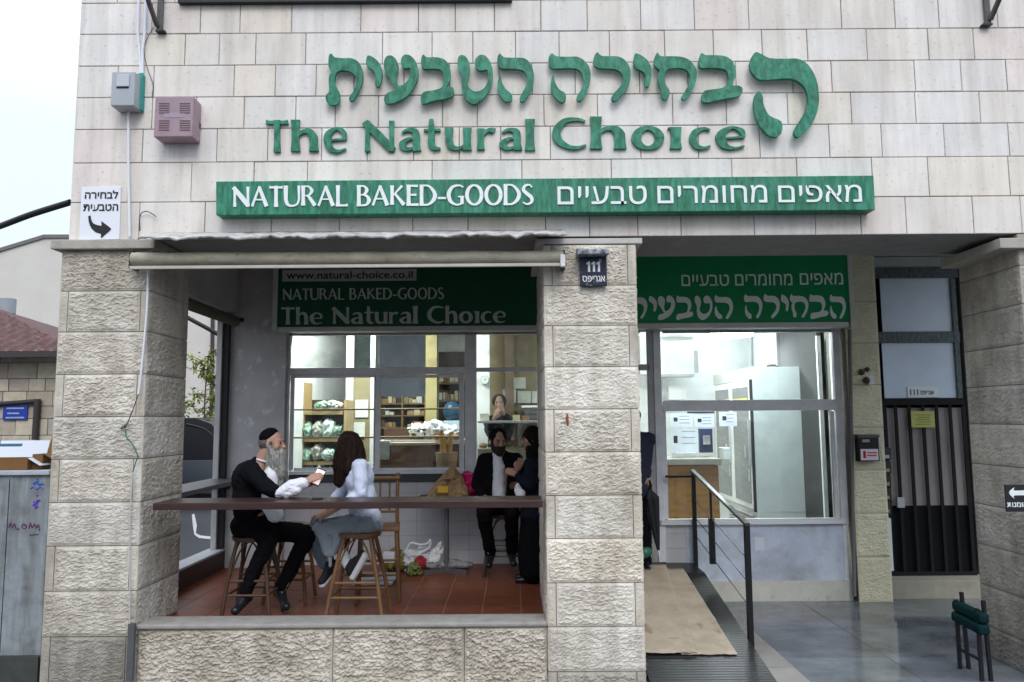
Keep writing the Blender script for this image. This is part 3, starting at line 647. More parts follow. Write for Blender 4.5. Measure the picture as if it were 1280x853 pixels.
# side awning roll seen through the opening
ra = thing('side_awning', 'rolled dull green awning hanging over the open side of the porch', 'awning', (XS - .1, 1.7, 3.1))
T('roller', [at(228, 372, .9) + Vector((-.1, 0, 0)), at(296, 402, 2.62) + Vector((-.02, 0, 0))], .06, mat('olive_cloth', (.16, .155, .11), .8, nscale=10, nv=.4), ra, 14)
T('bracket', [at(290, 400, 2.55), at(303, 400, 2.69)], .025, MATS['dark_metal'], ra)

# ------------------------------------------------------------------ ramp and arcade floor
XR1 = 2.02
M_ramp = mat('wet_dark_ramp', (.020, .019, .019), .36, nscale=5, nv=.5, bump=.2, bscale=50)
def ramp():
    bm = bmesh.new(); P = [(-.12, .0), (2.25, FZ), (YB + .1, FZ + .001)]; x0, x1 = 1.046, XR1
    for (y0, z0), (y1, z1) in zip(P, P[1:]):
        n = 60 if z1 - z0 > .1 else 1
        for k in range(n):
            ya, yb = y0 + (y1 - y0) * k / n, y0 + (y1 - y0) * (k + 1) / n; za, zb = z0 + (z1 - z0) * k / n, z0 + (z1 - z0) * (k + 1) / n
            if n > 1:
                ym, zm_ = ya + (yb - ya) * .25, za + (zb - za) * .25
                v = [bm.verts.new(p) for p in ((x0, ya, za - .008), (x1, ya, za - .008), (x1, ym, zm_), (x0, ym, zm_), (x1, yb, zb), (x0, yb, zb), (x1, yb, zb - .008), (x0, yb, zb - .008))]
                bm.faces.new((v[0], v[1], v[2], v[3])); bm.faces.new((v[3], v[2], v[4], v[5])); bm.faces.new((v[5], v[4], v[6], v[7]))
            else: bm.faces.new([bm.verts.new(p) for p in ((x0, ya, za), (x1, ya, za), (x1, yb, zb), (x0, yb, zb))])
    sd_ = [bm.verts.new(p) for p in ((x1, -.12, -.02), (x1, YB + .1, -.02), (x1, YB + .1, FZ), (x1, 2.25, FZ), (x1, -.12, -.01))]; bm.faces.new(sd_)
    return struct(fin('ramp', bm, M_ramp))
ramp()
M_marble = mat('wet_marble', (.23, .255, .295), .085, spec=.6, nscale=2.2, col2=(.10, .115, .14), stretch=(1, 1.6, 1), attr='stone', bump=.03, bscale=18, wash=[(1.2, .3, (1, 1, 1))], speck=(70, .5, (.34, .35, .36)))
tiles('arcade_floor', XR1 + .27, 6.4, -.15, 3.6, .012, .9, M_marble, mat('dark_joint', (.05, .05, .05), .8), gap=.006, var=.22)
bm = bmesh.new(); y = -.12
rr = random.Random(3)
while y < YB:
    y2 = min(y + rr.uniform(.5, .8), YB); box(bm, XR1 + .004, XR1 + .268, y + .002, y2 - .002, -.02, .03 + rr.uniform(-.002, .002)); y = y2
struct(fin('kerb_edge', bm, mat('edge_stone', (.30, .28, .25), .5, nscale=5, nv=.35, bump=.2), bevel=.006))
# ================================================================== SIGNS ON THE FACADE
M_gsign = mat('weathered_green_paint', (.005, .15, .075), .5, nscale=7, col2=(.06, .27, .18), stretch=(5, 5, 1.0), speck=(30, .5, (.004, .08, .045)), contrast=1.6, wash=(4, .3, (5, 5, .7)), bump=.08, bscale=40)
M_glet = mat('green_letter_paint', (.007, .15, .085), .5, nscale=8, col2=(.045, .26, .165), stretch=(3, 3, 1.6), speck=(22, .7, (.005, .085, .05)), wash=(7, .35, (2.5, 2.5, 1.2)), contrast=2)
M_white = mat('faded_white_paint', (.80, .84, .84), .5, nscale=10, nv=.12)
YL = -.035
hb = thing('raised_lettering', 'weathered green raised Hebrew shop name fixed high on the stone wall', 'sign', at(700, 110, 0))
for k, polys in HA.items():
    outline('letter', [[at(380 + x / 4, y / 4, YL) for x, y in P] for P in polys], M_glet, hb, .03)
for k, polys in HB.items():
    outline('letter', [[at(680 + x / 4, y / 4, YL) for x, y in P] for P in polys], M_glet, hb, .03)
outline('letter', [[at(680 + x * .289, 40 + y * .289, YL - .015) for x, y in P] for P in HC], M_glet, hb, .035)
lt = thing('raised_lettering', 'weathered green raised English words The Natural Choice on the stone wall', 'sign', at(630, 170, 0))
for ch, l, t, r, b in (('T',333,151,361,191),('h',364,151,399,190),('e',405,160,434,192),('N',453,151,495,191),('a',499,161,527,190),('t',530,150,551,189),('u',556,161,590,189),('r',596,161,620,188),('a',624,161,653,189),('l',656,150,669,189),('C',690,148,733,188),('h',737,147,783,187),('o',789,159,830,188),('i',834,160,852,187),('c',861,160,888,188),('e',894,159,931,188)):
    bm = bmesh.new(); glyph(bm, ch, l, t, r, b, -.006, .02); fin('letter', bm, M_glet, lt)
# long green board
gb = thing('shop_sign', 'long weathered green signboard with white words natural baked-goods', 'sign', at(680, 245, 0))
def skew_board(name, c4, y0, y1, m, parent, bevel=.004):
    bm = bmesh.new(); P = [at(px, py, y0) for px, py in c4]
    f = [bm.verts.new((p.x, y0, p.z)) for p in P]; k = [bm.verts.new((p.x, y1, p.z)) for p in P]
    bm.faces.new(f); bm.faces.new(k[::-1])
    for i in range(4): bm.faces.new((f[i], k[i], k[(i + 1) % 4], f[(i + 1) % 4]))
    return fin(name, bm, m, parent, bevel=bevel)
skew_board('board', [(270, 227), (1092, 219.5), (1094, 262.5), (270, 269)], -.13, .004, M_gsign, gb)
bm = bmesh.new(); word(bm, 'NATURAL BAKED-GOODS', 290, 233, 667, 259.5, -.1325, .006, gap=.04); fin('lettering', bm, M_white, gb)
for s, l, t, r, b in (('מאפים', 973, 231, 1076, 253), ('מחומרים', 822, 231, 958, 254), ('טבעיים', 697, 232, 808, 256)):
    ptext('lettering', s, l, t, r, b, -.1335, M_white, gb, bold=.0035, ext=.005, hebrew=True)
# white arrow sheet
wa = thing('arrow_sign', 'small white sign with two Hebrew lines and curved black arrow', 'sign', at(125, 267, 0))
M_wsheet = mat('white_sheet', (.78, .80, .86), .45, nscale=3, nv=.06)
M_black = mat('black_print', (.015, .015, .018), .5)
skew_board('board', [(102, 234.5), (151, 233.5), (149, 299), (99, 300)], -.012, -.004, M_wsheet, wa, bevel=.001)
ptext('lettering', 'לבחירה', 106, 238, 148, 248.5, -.0135, M_black, wa, bold=.02, ext=.002, hebrew=True)
ptext('lettering', 'הטבעית', 104, 255, 148, 264, -.0135, M_black, wa, bold=.02, ext=.002, hebrew=True)
outline('arrow', [[at(80 + x / 4, 150 + y / 4, -.0135) for x, y in ((122,482),(127,481),(132,478),(137,500),(150,520),(186,530),(187,522),(188,512),(188,506),(200,516),(222,532),(235,545),(228,555),(205,575),(188,590),(184,588),(185,580),(184,570),(160,562),(140,545),(127,520),(123,500))]], M_black, wa, .002)
# ------------------------------------------------------------------ boxes, pipes, brackets on the wall
M_gbox = mat('grey_box_paint', (.40, .43, .46), .5, nscale=6, nv=.15)
eb = thing('electric_box', 'grey electric meter box with white conduits on the stone wall', 'electrical box', at(157, 113, 0))
PB('body', 139, 90, 168, 132, -.15, .145, M_gbox, eb, .006)
PB('cover', 145.5, 93, 161, 108, -.162, .0125, mat('box_cover', (.48, .51, .54), .4), eb, .004)
PB('slot', 145.5, 108.2, 160.5, 110.5, -.153, .004, M_black, eb, 0)
PB('side_cable_trunk', 171, 92, 177, 137, -.06, .055, mat('teal_plastic', (.03, .28, .24), .5), eb, .003)
for k, x in enumerate((173, 184)):
    p = [at(x + d, y, -.035) for d, y in (((-1, -30), (-1, 40), (1, 60), (3, 92)) if k == 0 else ((-2, -30), (-3, 40), (-6, 62), (-6, 92)))]
    p[0].z += .8; T('conduit', p, .0105, mat('white_pipe', (.72, .73, .78), .4), eb)
T('conduit', [at(160.5, 137, -.03), at(160.5, 220, -.03), at(162, 296, -.03)], .0105, MATS['white_pipe'], eb)
ab = thing('alarm_box', 'faded mauve louvred alarm box on the stone wall', 'alarm box', at(220, 148, 0))
M_mauve = mat('mauve_paint', (.38, .27, .31), .55, nscale=8, nv=.25, speck=(22, .4, (.2, .13, .14)))
PB('body', 193, 121, 241, 171, -.16, .155, M_mauve, ab, .006)
for c in (0, 1):
    for r0 in (0, 1):
        for k in range(5):
            x = 198.5 + c * 26; y = 129 + r0 * 21.5 + k * 2.9
            PB('louvre', x, y, x + 13, y + 1.2, -.1625, .0035, mat('mauve_shade', (.12, .08, .09), .7), ab, 0)  # dark strips put the shade of the louvre slots into colour
PB('label_plate', 205, 141, 231, 147, -.1618, .0025, mat('label_grey', (.34, .27, .33), .5), ab, 0)
T('cable', [at(249, 152, -.02), at(251, 156, -.03), at(249, 162, -.02)], .004, MATS['dark_metal'], ab)
def ac_bracket(label, x0, x1, yb, flip):
    t = thing('wall_bracket', label, 'bracket', at((x0 + x1) / 2, yb, 0)); s = -1 if flip else 1; xm = (x0 + x1) / 2
    bm = bmesh.new(); a = at(xm, yb, -.02); top = at(xm, yb, -.02); top.z += .75
    bar(bm, a, top, .05, .012); fin('wall_plate', bm, mat('rusty_steel', (.14, .13, .125), .6, .3, nscale=12, nv=.5), t)
    bm = bmesh.new(); q = at(xm - 3 * s, yb - 6, -.03); o = q + Vector((-.05 * s, -.42, .46)); bar(bm, q, o, .03, .03); fin('brace', bm, MATS['rusty_steel'], t)
    bm = bmesh.new(); bar(bm, top + Vector((0, .01, -.26)), top + Vector((0, -.5, -.26)), .04, .04); fin('arm', bm, MATS['rusty_steel'], t)
    PB('foot', x0 + 3, yb - 2, x1 - 3, yb, -.05, .045, MATS['dark_metal'], t, 0)
ac_bracket('rusty steel bracket beside the white conduits', 191, 208, 39, False)
ac_bracket('dark steel bracket at the far end of the wall from the conduits', 1226, 1244, 31, True)
tag(T('wire_hook', smooth_pts([at(x, y, -.03 if i else .0) for i, (x, y) in enumerate(((175, 289), (174.5, 275), (177, 266.5), (184, 264.5), (191, 268), (195, 271)))]), .0035, MATS['dark_metal']), 'thin bent wire hook sticking out above the awning flashing', 'wire')
tag(T('loose_wire', smooth_pts([at(x, y, -.012) for x, y in ((192, 34), (184, 48), (180, 62), (184, 85), (191, 105), (190, 121))]), .0025, MATS['dark_metal']), 'thin dark wire running from the bracket to the mauve box', 'wire')
# overhead cable
tag(T('overhead_cable', smooth_pts([Vector((-9, 3.2, 3.25)), at(-60, 305, 1.2), at(0, 283, .7), at(40, 268, .55), at(88, 253, .45)], 8), .028, mat('black_rubber', (.012, .012, .014), .5)), 'thick black cable sloping across the sky to the wall corner', 'cable')
tag(T('sloping_cable', smooth_pts([at(190, 372, 4.5), at(236, 398, 4.5), at(258, 410, 4.5), at(284, 424, 4.5), at(320, 440, 4.5)], 6), .03, MATS['black_rubber']), 'thick black cable seen through the open side of the porch', 'cable')
# cable and wire down the first pillar
dw = thing('hanging_cable', 'pale cable ending in a green wire down the rough pillar', 'cable', at(170, 560, 0))
yk = -.045
T('pale_cable', smooth_pts([at(x, y, yk) for x, y in ((185, 337), (184, 380), (180, 430), (176, 470), (173, 493))]), .0085, MATS['white_pipe'], dw)
T('thin_wire', smooth_pts([at(x, y, yk) for x, y in ((173, 493), (167, 510), (159, 530), (155, 536))]), .0035, MATS['dark_metal'], dw)
T('connector', [at(151, 536, yk), at(160, 529, yk)], .01, mat('dirty_tape', (.16, .15, .12), .7), dw)
T('green_wire', smooth_pts([at(x, y, yk) for x, y in ((157, 536), (158, 546), (166, 556), (172, 570), (170, 577), (166, 590))]), .0045, mat('green_wire', (.03, .16, .11), .5), dw)
T('pale_cable', smooth_pts([at(x, y, yk) for x, y in ((166, 590), (163, 640), (162.5, 700), (162, 780))]), .006, mat('grey_cable', (.45, .44, .42), .6), dw)
bm = bmesh.new(); pbox(bm, 158.5, 780, 166.5, 852, -.05, .03); fin('cable_cover', bm, mat('dull_lead', (.10, .10, .11), .5, nscale=9, nv=.3), dw)
# ------------------------------------------------------------------ front awning
aw = thing('front_awning', 'rolled beige awning with wavy metal flashing over the porch opening', 'awning', at(440, 322, 0))
M_awn = mat('dirty_awning_cloth', (.42, .39, .31), .75, nscale=5, nv=.5, col2=(.24, .215, .16), stretch=(1, 3, 3), speck=(20, .5, (.17, .14, .10)))
bm = bmesh.new(); p0, p1 = at(166, 324.5, -.13), at(704, 322, -.13); n = 70; rr = random.Random(2)
tube(bm, [p0 + (p1 - p0) * (i / n) + Vector((0, 0, rr.uniform(-.0015, .0015))) for i in range(n + 1)], [.052 + .0016 * math.sin(i * .7) + rr.uniform(-.001, .001) for i in range(n + 1)], 20); fin('roller', bm, M_awn, aw, smooth=True)
bm = bmesh.new(); box(bm, ax(163, -.17, 334), ax(700, -.17, 334), -.185, -.155, az_(335, -.17, 430), az_(331.2, -.17, 430)); fin('front_bar', bm, mat('awning_bar', (.55, .53, .47), .5, nscale=6), aw, bevel=.003)
for x in (163.5, 704):
    PB('end_bracket', x - 2.5, 313, x + 2.5, 336, -.12, .1, MATS['dark_metal'], aw, .002)
PB('crank_box', 700.5, 318, 706.5, 333, -.19, .05, mat('white_plastic', (.7, .7, .7), .4), aw, .004)
bm = bmesh.new(); n = 110; rr = random.Random(4); rowsv = []
pa, pb = at(172, 297, -.3), at(709, 292.5, -.3)
for i in range(n + 1):
    t = i / n; fr = pa + (pb - pa) * t; wv = .004 * math.sin(i * 1.15) + .007 * math.sin(i * .37 + 1) + .006 * math.sin(i * .83 + 2) * math.sin(i * .11) + rr.uniform(-.005, .005)
    fr.z += wv; bk = Vector((fr.x, .004, at(440, 289.5, 0).z + .005 - .02 * t * 0)); md = (fr + bk) / 2; md.z += .003 * math.sin(i * 1.15)
    rowsv.append([fr + Vector((0, .0, -.012 + rr.uniform(-.008, .003))), fr, md, bk])
V = [[bm.verts.new(p) for p in r] for r in rowsv]
for a, b in zip(V, V[1:]):
    for k in range(3): bm.faces.new((a[k], b[k], b[k + 1], a[k + 1]))
o = fin('flashing', bm, mat('weathered_sheet_metal', (.66, .64, .62), .6, .2, nscale=9, nv=.55, speck=(11, .75, (.16, .11, .08))), aw, smooth=True)
md = o.modifiers.new('t', 'SOLIDIFY'); md.thickness = .004
# ------------------------------------------------------------------ house number lamp
hn = thing('house_number', 'dark blue enamel house number lamp reading 111 on the pillar', 'number plate', at(742, 335, 0))
M_blue = mat('navy_enamel', (.012, .018, .05), .4, nscale=14, nv=.4, speck=(24, .8, (.3, .3, .33)))
PB('plate', 725, 318, 758.5, 357.5, -.06, .035, M_blue, hn, .003)
bm = bmesh.new(); a = at(722, 318, -.16); c = at(761, 307, -.16)
for sgn in (0,):
    zt, zb = c.z, a.z
    v = [bm.verts.new(p) for p in ((a.x, -.17, zb), (c.x, -.17, zb), (c.x, -.17, zb + .035), (a.x, -.17, zb + .035), (a.x, -.028, zb), (c.x, -.028, zb), (c.x, -.028, zt + .004), (a.x, -.028, zt + .004))]
    for f in ((0, 1, 2, 3), (3, 2, 6, 7), (0, 3, 7, 4), (1, 5, 6, 2), (4, 7, 6, 5), (0, 4, 5, 1)): bm.faces.new([v[i] for i in f])
fin('hood', bm, mat('navy_chipped', (.03, .04, .085), .4, nscale=30, col2=(.35, .36, .40), contrast=2), hn, bevel=.004)
bm = bmesh.new()
for x in (732.5, 738.7, 744.9): glyph(bm, '1', x, 327, x + 5.2, 340, -.0615, .002)
fin('numerals', bm, M_white, hn)
ptext('lettering', 'אגריפס', 728, 345, 756, 352.5, -.0615, M_white, hn, bold=.015, ext=.002, hebrew=True)
tag(T('rusty_hook', [at(709, 517, -.03), at(709, 524, -.05), at(710, 533, -.045)], [.006, .012, .006], mat('rust_red', (.25, .05, .03), .7)), 'small rusty red hook hanging on the pale pillar', 'hook')
# arrow sign on the far pillar
asg = thing('arrow_sign', 'black plate with white arrow on the pillar by the folding chair', 'sign', at(1272, 622, 0))
PB('plate', 1257.5, 606, 1300, 640, -.04, .015, M_black, asg, .002)
outline('arrow', [[at(x, y, -.0415) for x, y in ((1261,616),(1268,609.5),(1268,613.5),(1290,613),(1290,619),(1268,619.5),(1268,623.5))]], M_white, asg, .002)
ptext('lettering', 'אומנות', 1259, 628, 1284, 634, -.0415, M_white, asg, bold=.015, ext=.002, hebrew=True)
# ================================================================== SHOP FRONT (plane YB)
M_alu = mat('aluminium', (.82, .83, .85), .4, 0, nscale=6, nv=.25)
M_alud = mat('shaded_aluminium', (.5, .5, .51), .45, 0, nscale=6, nv=.3)  # darker copy of the aluminium with shade put into its colour
M_glass = glass('window_glass', dirt=.035)
M_kick = mat('pale_wall_tile', (.58, .58, .6), .4, nscale=3, nv=.15)
# wall above the windows, hidden behind the two shop boards
hdr = tag(B('header_wall', ax(356, YB, 500), 3.98, YB + .02, YB + .14, az_(415, YB, 640), 3.99, M_plast), 'plain wall strip above the shop windows behind the green boards', 'wall')
# tiled wall under the porch windows
def tiled(name, l, r, z0, z1, Y, m, s=.3, h=.16):
    bm = bmesh.new(); x0, x1 = ax(l, Y, 650), ax(r, Y, 650); box(bm, x0, x1, Y + .008, Y + .1, z0, z1, 1)
    z = z0
    while z < z1 - .01:
        x = x0
        while x < x1 - .01: box(bm, x + .0015, min(x + s, x1) - .0015, Y, Y + .0085, z + .0015, min(z + h, z1) - .0015, 0); x += s
        z += h
    me = bpy.data.meshes.new(name); bm.to_mesh(me); bm.free(); return link(name, me, [m, mat('tile_joint', (.25, .25, .25), .9)])
tag(tiled('tiled_wall', 356, 800, FZ, az_(603, YB, 480), YB + .02, M_kick), 'grey white tiled wall below the porch shop windows', 'wall')
def member(par, l, t, r, b, Y=YB, dep=.06, m=None, name='frame'): return PB(name, l, t, r, b, Y, dep, m or M_alu, par, .003)
def pane(par, l, t, r, b, Y, m=None, name='pane'): return PB(name, l, t, r, b, Y, .006, m or M_glass, par, 0)
pw = thing('porch_window', 'aluminium framed porch shop windows with sliding panes under the dark board', 'window', (-1.2, YB, 1.9))
Y = YB
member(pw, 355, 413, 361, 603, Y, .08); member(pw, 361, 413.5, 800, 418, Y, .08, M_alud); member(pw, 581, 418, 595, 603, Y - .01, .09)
member(pw, 361, 459.5, 581, 468, Y, .08); member(pw, 595, 459, 800, 464, Y, .08)
member(pw, 361, 589, 581, 593, Y - .02, .1, M_alu, 'sill'); member(pw, 361, 593.3, 581, 603, Y, .08, mat('dark_grey_band', (.06, .06, .065), .5), 'lower_band')
member(pw, 595, 590, 800, 603, Y, .08, MATS['dark_grey_band'], 'lower_band'); member(pw, 672, 464, 682, 589.5, Y, .07)
M_haze = glass('hazy_glass', dirt=.11); pane(pw, 361, 418.4, 580.6, 459, Y + .04, M_haze); pane(pw, 595.4, 418.4, 799, 458.6, Y + .04, M_haze); pane(pw, 595.4, 464.4, 671.6, 589.6, Y + .04); pane(pw, 682.4, 464.4, 799, 589.6, Y + .04)
for (l, r, dy) in ((362, 475, .02), (467, 580, .045)):
    s = PB('sash', l, 468.5, l + 5, 588.8, Y + dy, .022, M_alu, pw); 
    PB('stile', r - 6, 468.5, r, 588.8, Y + dy, .022, M_alu, s); PB('rail', l + 5, 468.5, r - 6, 472.5, Y + dy, .022, M_alu, s); PB('rail', l + 5, 585, r - 6, 588.8, Y + dy, .022, M_alu, s)
    pane(s, l + 5, 472.5, r - 6, 585, Y + dy + .008)
rails = thing('window_shelf', 'two thin brass coloured shelf rails inside the porch window', 'shelf', (-1.3, YB + .3, 1.8))
M_brass = mat('brown_rail', (.25, .17, .08), .4, nscale=10)
for y in (512.5, 547.5): T('rail', [at(364, y, YB + .25), at(578, y - 1.5, YB + .25)], .011, M_brass, rails)
# street window and door frame
sw = thing('street_window', 'large aluminium framed bakery window above the steel panel', 'window', (2.8, YB, 1.9))
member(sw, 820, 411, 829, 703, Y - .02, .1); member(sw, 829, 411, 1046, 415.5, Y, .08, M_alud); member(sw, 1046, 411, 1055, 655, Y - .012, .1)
member(sw, 829, 500, 1046, 513.5, Y - .03, .09); member(sw, 829, 514, 834, 649.5, Y, .05); member(sw, 1041, 514, 1046, 649.5, Y, .05)
PB('sill', 826, 650, 1056, 656, Y - .05, .14, mat('white_sill', (.70, .72, .74), .4), sw, .004)
pane(sw, 829.3, 416, 1045.6, 499.6, Y + .04); pane(sw, 834.3, 514, 1040.6, 649.4, Y + .03)
M_steel = mat('stained_steel_panel', (.72, .79, .90), .22, 0, wash=[(1.6, .34, (1, 1, 1.2))], nscale=1.6, col2=(.40, .45, .55), stretch=(1, 1, .5), speck=(12, .45, (.42, .45, .5)))
kp = tag(PB('kick_panel', 858, 656.4, 1060, 727, Y + .0, .05, M_steel, None, 0), 'stained bluish steel panel below the big bakery window', 'panel')
PB('patch', 943.5, 672, 955, 688, Y - .003, .0025, mat('paper_patch', (.62, .66, .72), .6), kp, 0)
for yy in (): PB('seam', 858, yy, 1060, yy + .7, Y - .0015, .001, mat('seam_dark', (.13, .14, .16), .6), kp, 0)
PB('edge_trim', 1055.5, 656.4, 1061, 728, Y - .02, .05, M_alu, kp, .002)
tag(B('plinth', 1.62, at(1064, 738, Y).x, Y - .05, Y + .1, 0, az_(727.3, Y - .05, 960), mat('plinth_stone', (.60, .59, .53), .7, nscale=4, nv=.25, speck=(15, .4, (.25, .24, .22))), None, .004), 'pale stone plinth under the steel panel on the wet floor', 'plinth')
df = thing('door_frame', 'aluminium shop door frame behind the pale pillar', 'door', (1.4, YB, FZ))
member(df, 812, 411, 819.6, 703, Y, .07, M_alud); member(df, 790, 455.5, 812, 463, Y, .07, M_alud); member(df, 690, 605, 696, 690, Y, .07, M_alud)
pane(df, 790, 418, 811.6, 455, Y + .03); PB('lower_panel', 697, 655, 812, 703, Y + .02, .03, mat('brown_door', (.16, .10, .05), .5, nscale=4, nv=.3, stretch=(10, 1, 1)), df); pane(df, 697, 464, 811.6, 654.6, Y + .03)
tag(tiled('tiled_wall', 829, 858, FZ, az_(656, YB, 840), YB + .005, M_kick), 'short pale tiled wall below the window at the top of the ramp', 'wall')
B('lead_strip', ax(829, Y, 672), ax(858, Y, 672), Y + .06, Y + .09, 0, FZ, M_conc).parent = kp
# the two shop boards
M_shgreen = mat('shaded_green_board', (.003, .095, .04), .5, nscale=2, nv=.25)  # board green with the awning's shade mixed into its colour
M_gframe = mat('board_frame', (.66, .67, .65), .5, 0, nscale=6, nv=.2)
M_shlet = mat('shaded_lettering', (.50, .58, .54), .5)  # pale lettering greyed, the same shade put into its colour
YS = 2.5
sl = thing('shop_board', 'green board darkened for awning shade with pale English lettering above the porch windows', 'sign', at(500, 370, YS))
PB('face', 347, 300, 735, 407.5, YS + .02, .06, M_shgreen, sl, 0); PB('frame', 341, 300, 347, 413.5, YS, .2, M_gframe, sl, .003); PB('frame', 347.2, 407.7, 735, 413.5, YS, .2, M_gframe, sl, .003)
PB('web_plate', 353, 337, 520.5, 351.5, YS + .012, .007, mat('grey_plate', (.5, .51, .51), .5), sl, 0)
ptext('lettering', 'www.natural-choice.co.il', 358, 338, 516, 348.5, YS + .0115, M_black, sl, bold=.012, ext=.002)
bm = bmesh.new(); word(bm, 'NATURAL BAKED-GOODS', 353, 361, 555, 375.5, YS + .0195, .006, gap=.06); fin('lettering', bm, M_shlet, sl)
bm = bmesh.new(); word(bm, 'The Natural Choice', 351.5, 384, 632, 406, YS + .0195, .006, gap=.05); fin('lettering', bm, M_shlet, sl)
sr = thing('shop_board', 'green board with pale Hebrew lettering above the street window', 'sign', at(930, 365, YS))
PB('face', 736, 300, 1061, 403.5, YS + .02, .06, mat('green_board', (.003, .30, .10), .5, nscale=2, nv=.2), sr, 0); PB('frame', 1061.3, 300, 1066.5, 410, YS, .2, M_gframe, sr, .003); PB('frame', 736, 403.7, 1061, 410, YS, .2, M_gframe, sr, .003)
for s, l, t, r, b in (('מאפים', 1000, 341, 1053, 356), ('מחומרים', 919, 342, 990, 357), ('טבעיים', 852, 343, 911, 358)):
    ptext('lettering', s, l, t, r, b, YS + .0195, mat('board_white', (.84, .90, .86), .5), sr, bold=.005, ext=.003, hebrew=True)
def fit(parts, l, t, r, b, Y, m, par):
    allp = [p for P in parts for p in P]; x0, x1 = min(p[0] for p in allp), max(p[0] for p in allp); y0, y1 = min(p[1] for p in allp), max(p[1] for p in allp)
    for P in parts: outline('letter', [[at(l + (x - x0) / (x1 - x0) * (r - l), t + (y - y0) / (y1 - y0) * (b - t), Y) for x, y in P]], m, par, .004)
he_end = [[(x + 40, y) for x, y in P] for P in HA['he']]
w1 = [P for k in ('he', 'resh', 'yod', 'het', 'bet') for P in HB[k]] + he_end
w2 = [P for k in ('tav', 'yod', 'ayin', 'bet', 'tet', 'he') for P in HA[k]]
fit(w1, 930, 367.5, 1057, 399, YS + .0195, MATS['board_white'], sr); fit(w2, 786, 369, 916, 401, YS + .0195, MATS['board_white'], sr)

# ================================================================== SHOP INTERIOR
X0, X1, YE = ax(356, YB, 500) - .1, 4.2, 7.4
M_iw = mat('white_interior', (.78, .80, .80), .7, nscale=2, nv=.05); M_cream = mat('cream_interior', (.55, .47, .32), .7, nscale=3, nv=.2)
rm = thing('shop_room', 'bright back walls and floor of the bakery behind the windows', 'room', (0, 5, FZ))
B('back_wall', X0, X1, YE, YE + .1, FZ, 4.0, M_iw, rm); B('side_wall', X0 - .1, X0, YB + .2, YE, FZ, 4.0, M_iw, rm); B('side_wall', X1, X1 + .1, YB + .15, YE, 0, 4.0, M_iw, rm)
B('floor', X0, X1, YB + .12, YE, FZ - .05, FZ - .002, mat('shop_floor', (.35, .33, .3), .4), rm)
B('partition', -.1, .02, 4.6, YE, FZ, 4.0, mat('brown_panel', (.14, .10, .07), .6, nscale=4, nv=.3), rm)
B('wall_panel', ax(475, 6.9, 450), ax(532, 6.9, 450), 6.9, 6.95, 2.4, 4.0, mat('blue_grey_wall', (.17, .20, .26), .6, nscale=2, nv=.25), rm)
for l, r in ((375, 405), (428, 470)): B('wall_panel', ax(l, 7.3, 450), ax(r, 7.3, 450), 7.34, 7.39, 1.2, 4.0, mat('pale_blue_wall', (.36, .46, .46), .6, nscale=2), rm)
B('wall_panel', .03, 1.6, 7.3, 7.38, 2.0, 4.0, mat('grey_brown_reflection', (.17, .15, .14), .6, nscale=3, nv=.3), rm)  # panel colour stands in for a grey brown reflection in the pane
pc = tag(B('column', ax(532, 5.2, 470), ax(546, 5.2, 470), 5.2, 5.35, FZ, 4.0, mat('yellow_paint', (.50, .42, .20), .6, nscale=3, nv=.2)), 'yellow painted column inside the bakery', 'column')
tag(PB('wooden_door', 475, 499, 510, 600, 6.6, .05, mat('brown_door', (.16, .10, .05), .5, nscale=4, nv=.3, stretch=(10, 1, 1))), 'brown wooden door at the back of the bakery', 'door')
tag(PB('tall_cabinet', 511, 498, 531, 600, 6.3, .4, mat('cabinet_grey', (.30, .34, .38), .4)), 'tall grey blue cabinet beside the brown door in the shop', 'cabinet')
# lamps of the shop
M_tube = mat('lamp_white', (1, .98, .94), .5, emit=9)
def ceiling_lamp(label, x, y, ln, pw_, col, rnd=False, z=3.93):
    t = thing('ceiling_lamp', label, 'lamp', (x, y, z))
    if rnd:
        bm = bmesh.new(); bmesh.ops.create_cone(bm, cap_ends=True, segments=40, radius1=.28, radius2=.3, depth=.06, matrix=Matrix.Translation((x, y, z))); fin('diffuser', bm, M_tube, t, smooth=True)
        bm = bmesh.new(); bmesh.ops.create_cone(bm, cap_ends=True, segments=40, radius1=.315, radius2=.315, depth=.03, matrix=Matrix.Translation((x, y, z + .045))); fin('rim', bm, M_alud, t)
    else:
        B('housing', x - ln / 2, x + ln / 2, y - .06, y + .06, z + .02, z + .065, M_iw, t)
        for dy in (-.03, .03): T('tube', [(x - ln / 2 + .03, y + dy, z), (x + ln / 2 - .03, y + dy, z)], .014, M_tube, t)
    ld = bpy.data.lights.new('lamp_light', 'AREA'); ld.energy = pw_; ld.size = ln; ld.size_y = .3; ld.shape = 'RECTANGLE'; ld.color = col
    lo = bpy.data.objects.new('lamp_light', ld); COL.objects.link(lo); lo.location = (x, y, z - .05); lo.parent = t; lo.matrix_parent_inverse = Matrix.Translation(t.location).inverted()
ceiling_lamp('round white ceiling lamp inside behind the street window', at(915, 420, 4.5).x, 4.5, .6, 46, (.88, .95, 1), True, at(915, 418, 4.5).z)
ceiling_lamp('fluorescent ceiling lamp over the bread shelves in the shop', -1.7, 3.5, 1.2, 85, (.92, 1, .93))
ceiling_lamp('fluorescent ceiling lamp over the shop counter', .9, 5.4, 1.2, 45, (.95, 1, .9))
ceiling_lamp('fluorescent ceiling lamp at the back of the shop', 3.0, 6.5, 1.2, 28, (.84, 1, .98))
ceiling_lamp('fluorescent ceiling lamp just inside the street window', 2.5, 3.25, 1.2, 74, (.84, 1, .97), z=3.75)
